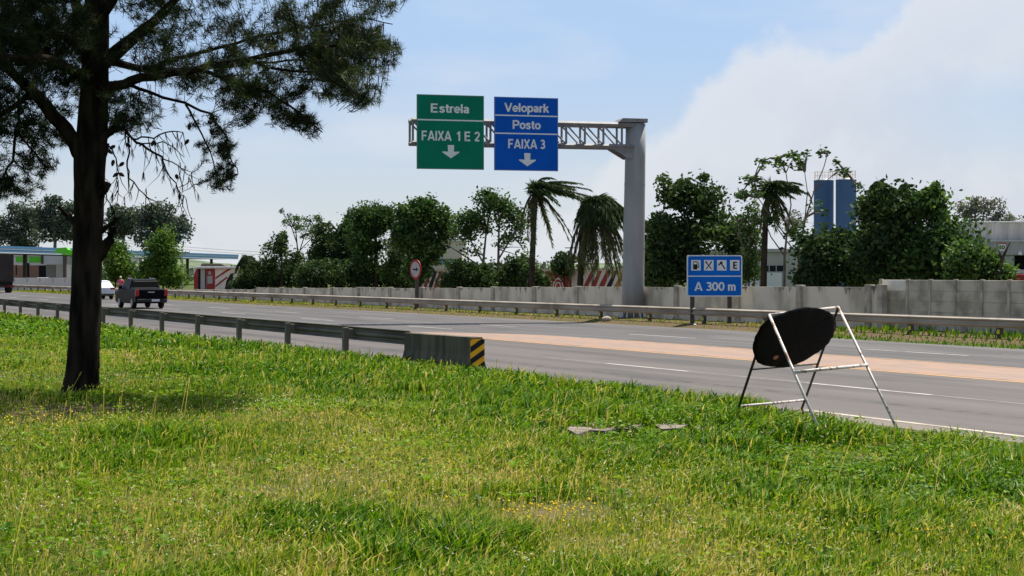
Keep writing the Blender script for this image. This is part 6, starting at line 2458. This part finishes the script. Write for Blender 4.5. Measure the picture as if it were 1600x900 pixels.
    V[:, :, 2] = cen[:, :, 2] + (V[:, :, 2] - cen[:, :, 2]) * 0.55
    grow = (1 + 0.045 * np.maximum(0, y - 10))[:, None, None]
    V = cen + (V - cen) * grow
    tt_ = np.clip(0.38 + (fbm(x * 0.5, y * 0.4, 83) - 0.5) * 0.3 + r_.normal(0, 0.1, len(x)) + 0.12 * (1 - sstep(Dd, 6.5, 9)), 0, 0.75)
    o = link('clover', npmesh('clover', V.reshape(-1, 3), [F], ['grass_blade'], tint=np.repeat(tt_, 4)))
    tag(o, 'low clover leaves growing through the grass', None, None, 'stuff')

    # white clover heads
    def heads(name, pts, size, mat, label):
        k = len(pts)
        octa = np.array([(1, 0, 0), (0, 1, 0), (-1, 0, 0), (0, -1, 0), (0, 0, 1), (0, 0, -0.8)]) * 0.5
        tri = np.array([(0, 1, 4), (1, 2, 4), (2, 3, 4), (3, 0, 4), (1, 0, 5), (2, 1, 5), (3, 2, 5), (0, 3, 5)])
        sc = (size * r_.uniform(0.6, 1.3, k) * (1 + 0.02 * np.maximum(0, pts[:, 1] - 10)))[:, None, None]
        V = (pts[:, None, :] + octa[None] * sc).reshape(-1, 3)
        F = (np.arange(k)[:, None, None] * 6 + tri[None]).reshape(-1, 3)
        o = link(name, npmesh(name, V, [F], [mat], tint=np.repeat(r_.random(k), 6)))
        tag(o, label, None, None, 'stuff')
    k = 15000
    y = np.sqrt(r_.uniform(7.5 ** 2, 24 ** 2, k))
    x = r_.uniform(-0.4, 0.4, k) * y
    Dd = x * CA + y * SA
    pr = sstep(fbm(x * 0.7 + 2, y * 0.5, 91), 0.42, 0.68) * (1 - 0.75 * sstep(Dd, 7.5, 9.5))
    for (px, py, r, a) in WHITE:
        p = G(px, py)
        pr = np.maximum(pr, a * (1 - sstep(np.hypot(x - p[0], y - p[1]), r * 0.4, r)))
    ok = (Dd < 13.3) & (r_.random(k) < pr * 0.5)
    x, y = x[ok], y[ok]
    heads('clover_flowers', np.stack([x, y, gz(x, y) + r_.uniform(0.07, 0.16, len(x))], -1), 0.0125, 'petal_white', 'small white clover flowers dotted over the grass')
    # fine pale seed heads standing over the drier parts
    k = 60000
    y = np.sqrt(r_.uniform(7.5 ** 2, 26 ** 2, k))
    x = r_.uniform(-0.4, 0.4, k) * y
    Dd = x * CA + y * SA
    pr = 0.9 * sstep(fbm(x * 0.55 + 9, y * 0.4 + 4, 97), 0.44, 0.64) * (1 - sstep(Dd, 7.0, 9.5))
    for (px, py, r, a) in SEED:
        p = G(px, py)
        pr = np.maximum(pr, a * (1 - sstep(np.hypot(x - p[0], y - p[1]), r * 0.4, r)))
    for (px, py, r, a) in LUSH[1:]:
        p = G(px, py)
        pr *= 1 - 0.8 * a * (1 - sstep(np.hypot(x - p[0], y - p[1]), r * 0.4, r))
    ok = (Dd < 13.0) & (r_.random(k) < pr)
    x, y = x[ok], y[ok]
    hgt = r_.uniform(0.05, 0.17, len(x))
    C = np.stack([x, y, gz(x, y) + hgt], -1)
    V, F = leaf_quads(C, 0.034, r_, 0.0, 0.32, dirs=np.tile(np.array([0.15, 0.0, 1.2]), (len(x), 1)))
    o = link('seed_heads', npmesh('seed_heads', V, [F], ['grass_blade'], tint=np.repeat(np.clip(r_.normal(0.76, 0.09, len(x)), 0.5, 1), 4)))
    tag(o, 'pale grass seed heads in the drier patches', None, None, 'stuff')

    # broad leaved rosettes and tall dry stalks scattered through the grass
    k = 900
    y = np.sqrt(r_.uniform(7.6 ** 2, 30 ** 2, k))
    x = r_.uniform(-0.4, 0.4, k) * y
    cl_ = fbm(x * 0.6 + 31, y * 0.5, 101)
    ok = (x * CA + y * SA < 12.6) & (cl_ > 0.44)
    x, y = x[ok], y[ok]
    VV, TT = [], []
    for a_, b_ in zip(x, y):
        g_ = float(gz(a_, b_)) + r_.uniform(0.03, 0.10)
        nl = r_.integers(6, 11)
        base_t = r_.uniform(0.15, 0.55)
        for q in range(nl):
            th = 2 * math.pi * q / nl + r_.normal(0, 0.25)
            L_ = r_.uniform(0.045, 0.11)
            w_ = L_ * r_.uniform(0.14, 0.22)
            e_ = np.array([math.cos(th), math.sin(th), 0.0])
            f_ = np.array([-math.sin(th), math.cos(th), 0.0])
            up = r_.uniform(0.3, 1.0)
            c0 = np.array([a_, b_, g_])
            m1 = c0 + e_ * L_ * 0.5 + np.array([0, 0, L_ * 0.55 * up])
            t1 = c0 + e_ * L_ + np.array([0, 0, L_ * 0.45 * up])
            VV += [c0, m1 + f_ * w_, t1, m1 - f_ * w_]
            TT += [float(np.clip(base_t + r_.normal(0, 0.06), 0.02, 0.7))] * 4
    V = np.array(VV)
    o = link('broadleaf_weeds', npmesh('broadleaf_weeds', V, [np.arange(len(V)).reshape(-1, 4)], ['grass_blade'], tint=np.array(TT)))
    tag(o, 'broad leaved weeds scattered through the roadside grass', None, None, 'stuff')
    k = 800
    y = np.sqrt(r_.uniform(7.6 ** 2, 34 ** 2, k))
    x = r_.uniform(-0.4, 0.4, k) * y
    ok = (x * CA + y * SA < 12.9) & (fbm(x * 0.45 + 3, y * 0.4 + 17, 103) > 0.46)
    x, y = x[ok], y[ok]
    n = len(x)
    base = np.stack([x, y, gz(x, y)], -1)
    hh2 = r_.uniform(0.20, 0.42, n)
    top = base + np.stack([r_.normal(0.05, 0.05, n), r_.normal(0, 0.05, n), hh2], -1)
    wv = np.array([0.0022, 0, 0]) * (1 + 0.04 * np.maximum(0, y - 10))[:, None]
    hd = top + (top - base) / hh2[:, None] * 0.05
    V = np.stack([base - wv, base + wv, top + wv, top - wv, top - wv * 2.6, top + wv * 2.6, hd + wv * 1.2, hd - wv * 1.2], 1).reshape(-1, 3)
    i = np.arange(n)[:, None] * 8
    tn_ = np.clip(r_.normal(0.80, 0.10, n), 0.45, 1)
    o = link('dry_stalks', npmesh('dry_stalks', V, [i + np.array([[0, 1, 2, 3]]), i + np.array([[4, 5, 6, 7]])], ['grass_blade'], tint=np.repeat(tn_, 8)))
    tag(o, 'thin dry grass stalks with seed heads', None, None, 'stuff')

    pts = []
    for (px, py, r, k) in ((835, 838, 0.20, 34), (865, 834, 0.16, 16), (70, 682, 0.30, 26), (58, 678, 0.2, 12), (560, 676, 0.15, 7), (1540, 885, 0.4, 18), (905, 838, 0.12, 8)):
        p = G(px, py)
        for _ in range(k):
            a, b = p[0] + r_.normal(0, r), p[1] + r_.normal(0, r * 0.8)
            pts.append((a, b, float(gz(a, b)) + r_.uniform(0.13, 0.22)))
    heads('yellow_flowers', np.array(pts), 0.020, 'petal_yellow', 'clumps of small yellow wildflowers in the grass')

    # weeds along the far guard rail
    n = 22000
    tt2 = r_.uniform(8, 190, n)
    Dd = np.where(tt2 < 42, 32.1, 33.45) + r_.random(n) ** 1.3 * (37.3 - np.where(tt2 < 42, 32.1, 33.45))
    sel = r_.random(n) < np.where(tt2 > 44, 0.55, 1.0)
    tt2, Dd = tt2[sel], Dd[sel]
    n = len(tt2)
    x, y = Dd * CA - tt2 * SA, Dd * SA + tt2 * CA
    nn = fbm(tt2 * 0.25, Dd * 0.5, 95)
    gr = 1 - sstep(tt2, 40, 46)
    H = (0.03 + 0.09 * nn + 0.24 * gr * nn) * r_.uniform(0.4, 1.3, n)
    H *= 0.5 + 0.5 * sstep(Dd, 33, 35)
    ax = r_.uniform(0, 2 * math.pi, n)
    wv = np.stack([np.cos(ax), np.sin(ax), 0 * ax], -1) * (0.00045 * y)[:, None]
    base = np.stack([x, y, gz_dt(Dd, tt2) - 0.01], -1)
    tip = base + np.stack([r_.normal(0.06, 0.12, n) * H * 2, r_.normal(0, 0.1, n) * H * 2, H], -1)
    mid = base * 0.5 + tip * 0.5
    V = np.stack([base - wv, base + wv, mid + wv, mid - wv, tip], 1).reshape(-1, 3)
    i = np.arange(n)[:, None] * 5
    tint = np.clip(0.30 + 0.34 * (1 - gr) * (0.4 + nn) + r_.normal(0, 0.14, n), 0.05, 0.98)
    o = link('roadside_weeds', npmesh('roadside_weeds', V, [i + np.array([[0, 1, 2, 3]]), i + np.array([[3, 2, 4]])], ['grass_blade'], tint=np.repeat(tint, 5)))
    tag(o, 'patchy weeds along the far guard rail', None, None, 'stuff')


LUSH = [(600, 570, 2.2, 0.95), (560, 640, 1.2, 0.3), (1280, 700, 1.4, 0.85), (1050, 720, 1.6, 0.85), (1230, 780, 1.2, 0.75), (860, 730, 1.0, 0.7), (500, 830, 0.8, 0.85), (590, 850, 0.6, 0.9), (230, 690, 1.1, 0.7), (150, 730, 0.9, 0.55), (700, 660, 1.2, 0.5), (1500, 760, 1.4, 0.8), (660, 880, 0.7, 0.9), (1400, 830, 0.8, 0.6), (950, 620, 1.6, 0.9), (1120, 630, 1.2, 0.8), (300, 850, 0.4, 0.3), (740, 860, 0.6, 0.8), (1180, 860, 0.5, 0.6), (1330, 770, 0.9, 0.8)]
DRY = [(410, 772, 0.55, 0.95), (330, 750, 0.5, 0.8), (860, 806, 0.55, 1.0), (620, 740, 1.0, 0.75), (720, 750, 0.9, 0.7), (1310, 710, 0.7, 0.6), (1240, 745, 0.5, 0.6), (60, 800, 0.6, 0.5), (260, 860, 0.8, 0.5), (1000, 860, 0.7, 0.55), (1100, 870, 0.6, 0.5), (580, 700, 0.9, 0.5), (430, 655, 1.2, 0.45), (620, 610, 1.0, 0.45), (225, 674, 0.4, 0.8), (900, 640, 0.7, 0.5), (1370, 700, 0.6, 0.5)]
SEED = [(620, 720, 1.3, 0.9), (700, 760, 1.0, 0.9), (520, 690, 1.0, 0.7), (120, 790, 1.0, 0.7), (250, 830, 0.9, 0.8), (860, 770, 0.8, 0.8), (1000, 850, 0.8, 0.8), (1100, 810, 0.7, 0.6), (1320, 720, 0.6, 0.7), (430, 740, 0.8, 0.6)]
WHITE = [(560, 890, 0.5, 1.0), (480, 850, 0.6, 0.9), (30, 870, 0.8, 0.9), (150, 840, 1.2, 1.0), (280, 870, 0.9, 1.0), (330, 800, 0.8, 0.8), (60, 770, 0.7, 0.7), (960, 760, 1.2, 0.7), (420, 880, 0.5, 0.9), (1200, 840, 0.7, 0.4)]
grass()

# ------------------------------------------------------------------ small things on the far verge
for k, (px, py, w, lab) in enumerate(((948, 504, 0.20, 'pale brown boulder lying by the far guard rail near the gantry'), (1086, 511.5, 0.06, 'small white stone at the road edge below the bright blue sign'))):
    d_ = dep(34.3, px)
    p = P(px, py, d_)
    r_ = np.random.default_rng(200 + k)
    bm = bmesh.new()
    bmesh.ops.create_icosphere(bm, subdivisions=3, radius=w)
    for v in bm.verts:
        v.co.z *= 0.62
        v.co *= 1 + 0.22 * (float(vnoise(v.co.x / w * 1.6 + 5, v.co.y / w * 1.6 + v.co.z / w, 30 + k)) - 0.5)
    me = bpy.data.meshes.new('stone')
    bm.to_mesh(me)
    bm.free()
    me.materials.append(MAT['stone' if k == 0 else 'litter_white'])
    o = link('stone', me)
    o.location = (p[0], p[1], float(gz(p[0], p[1])) + w * 0.35)
    tag(o, lab, 'stone')
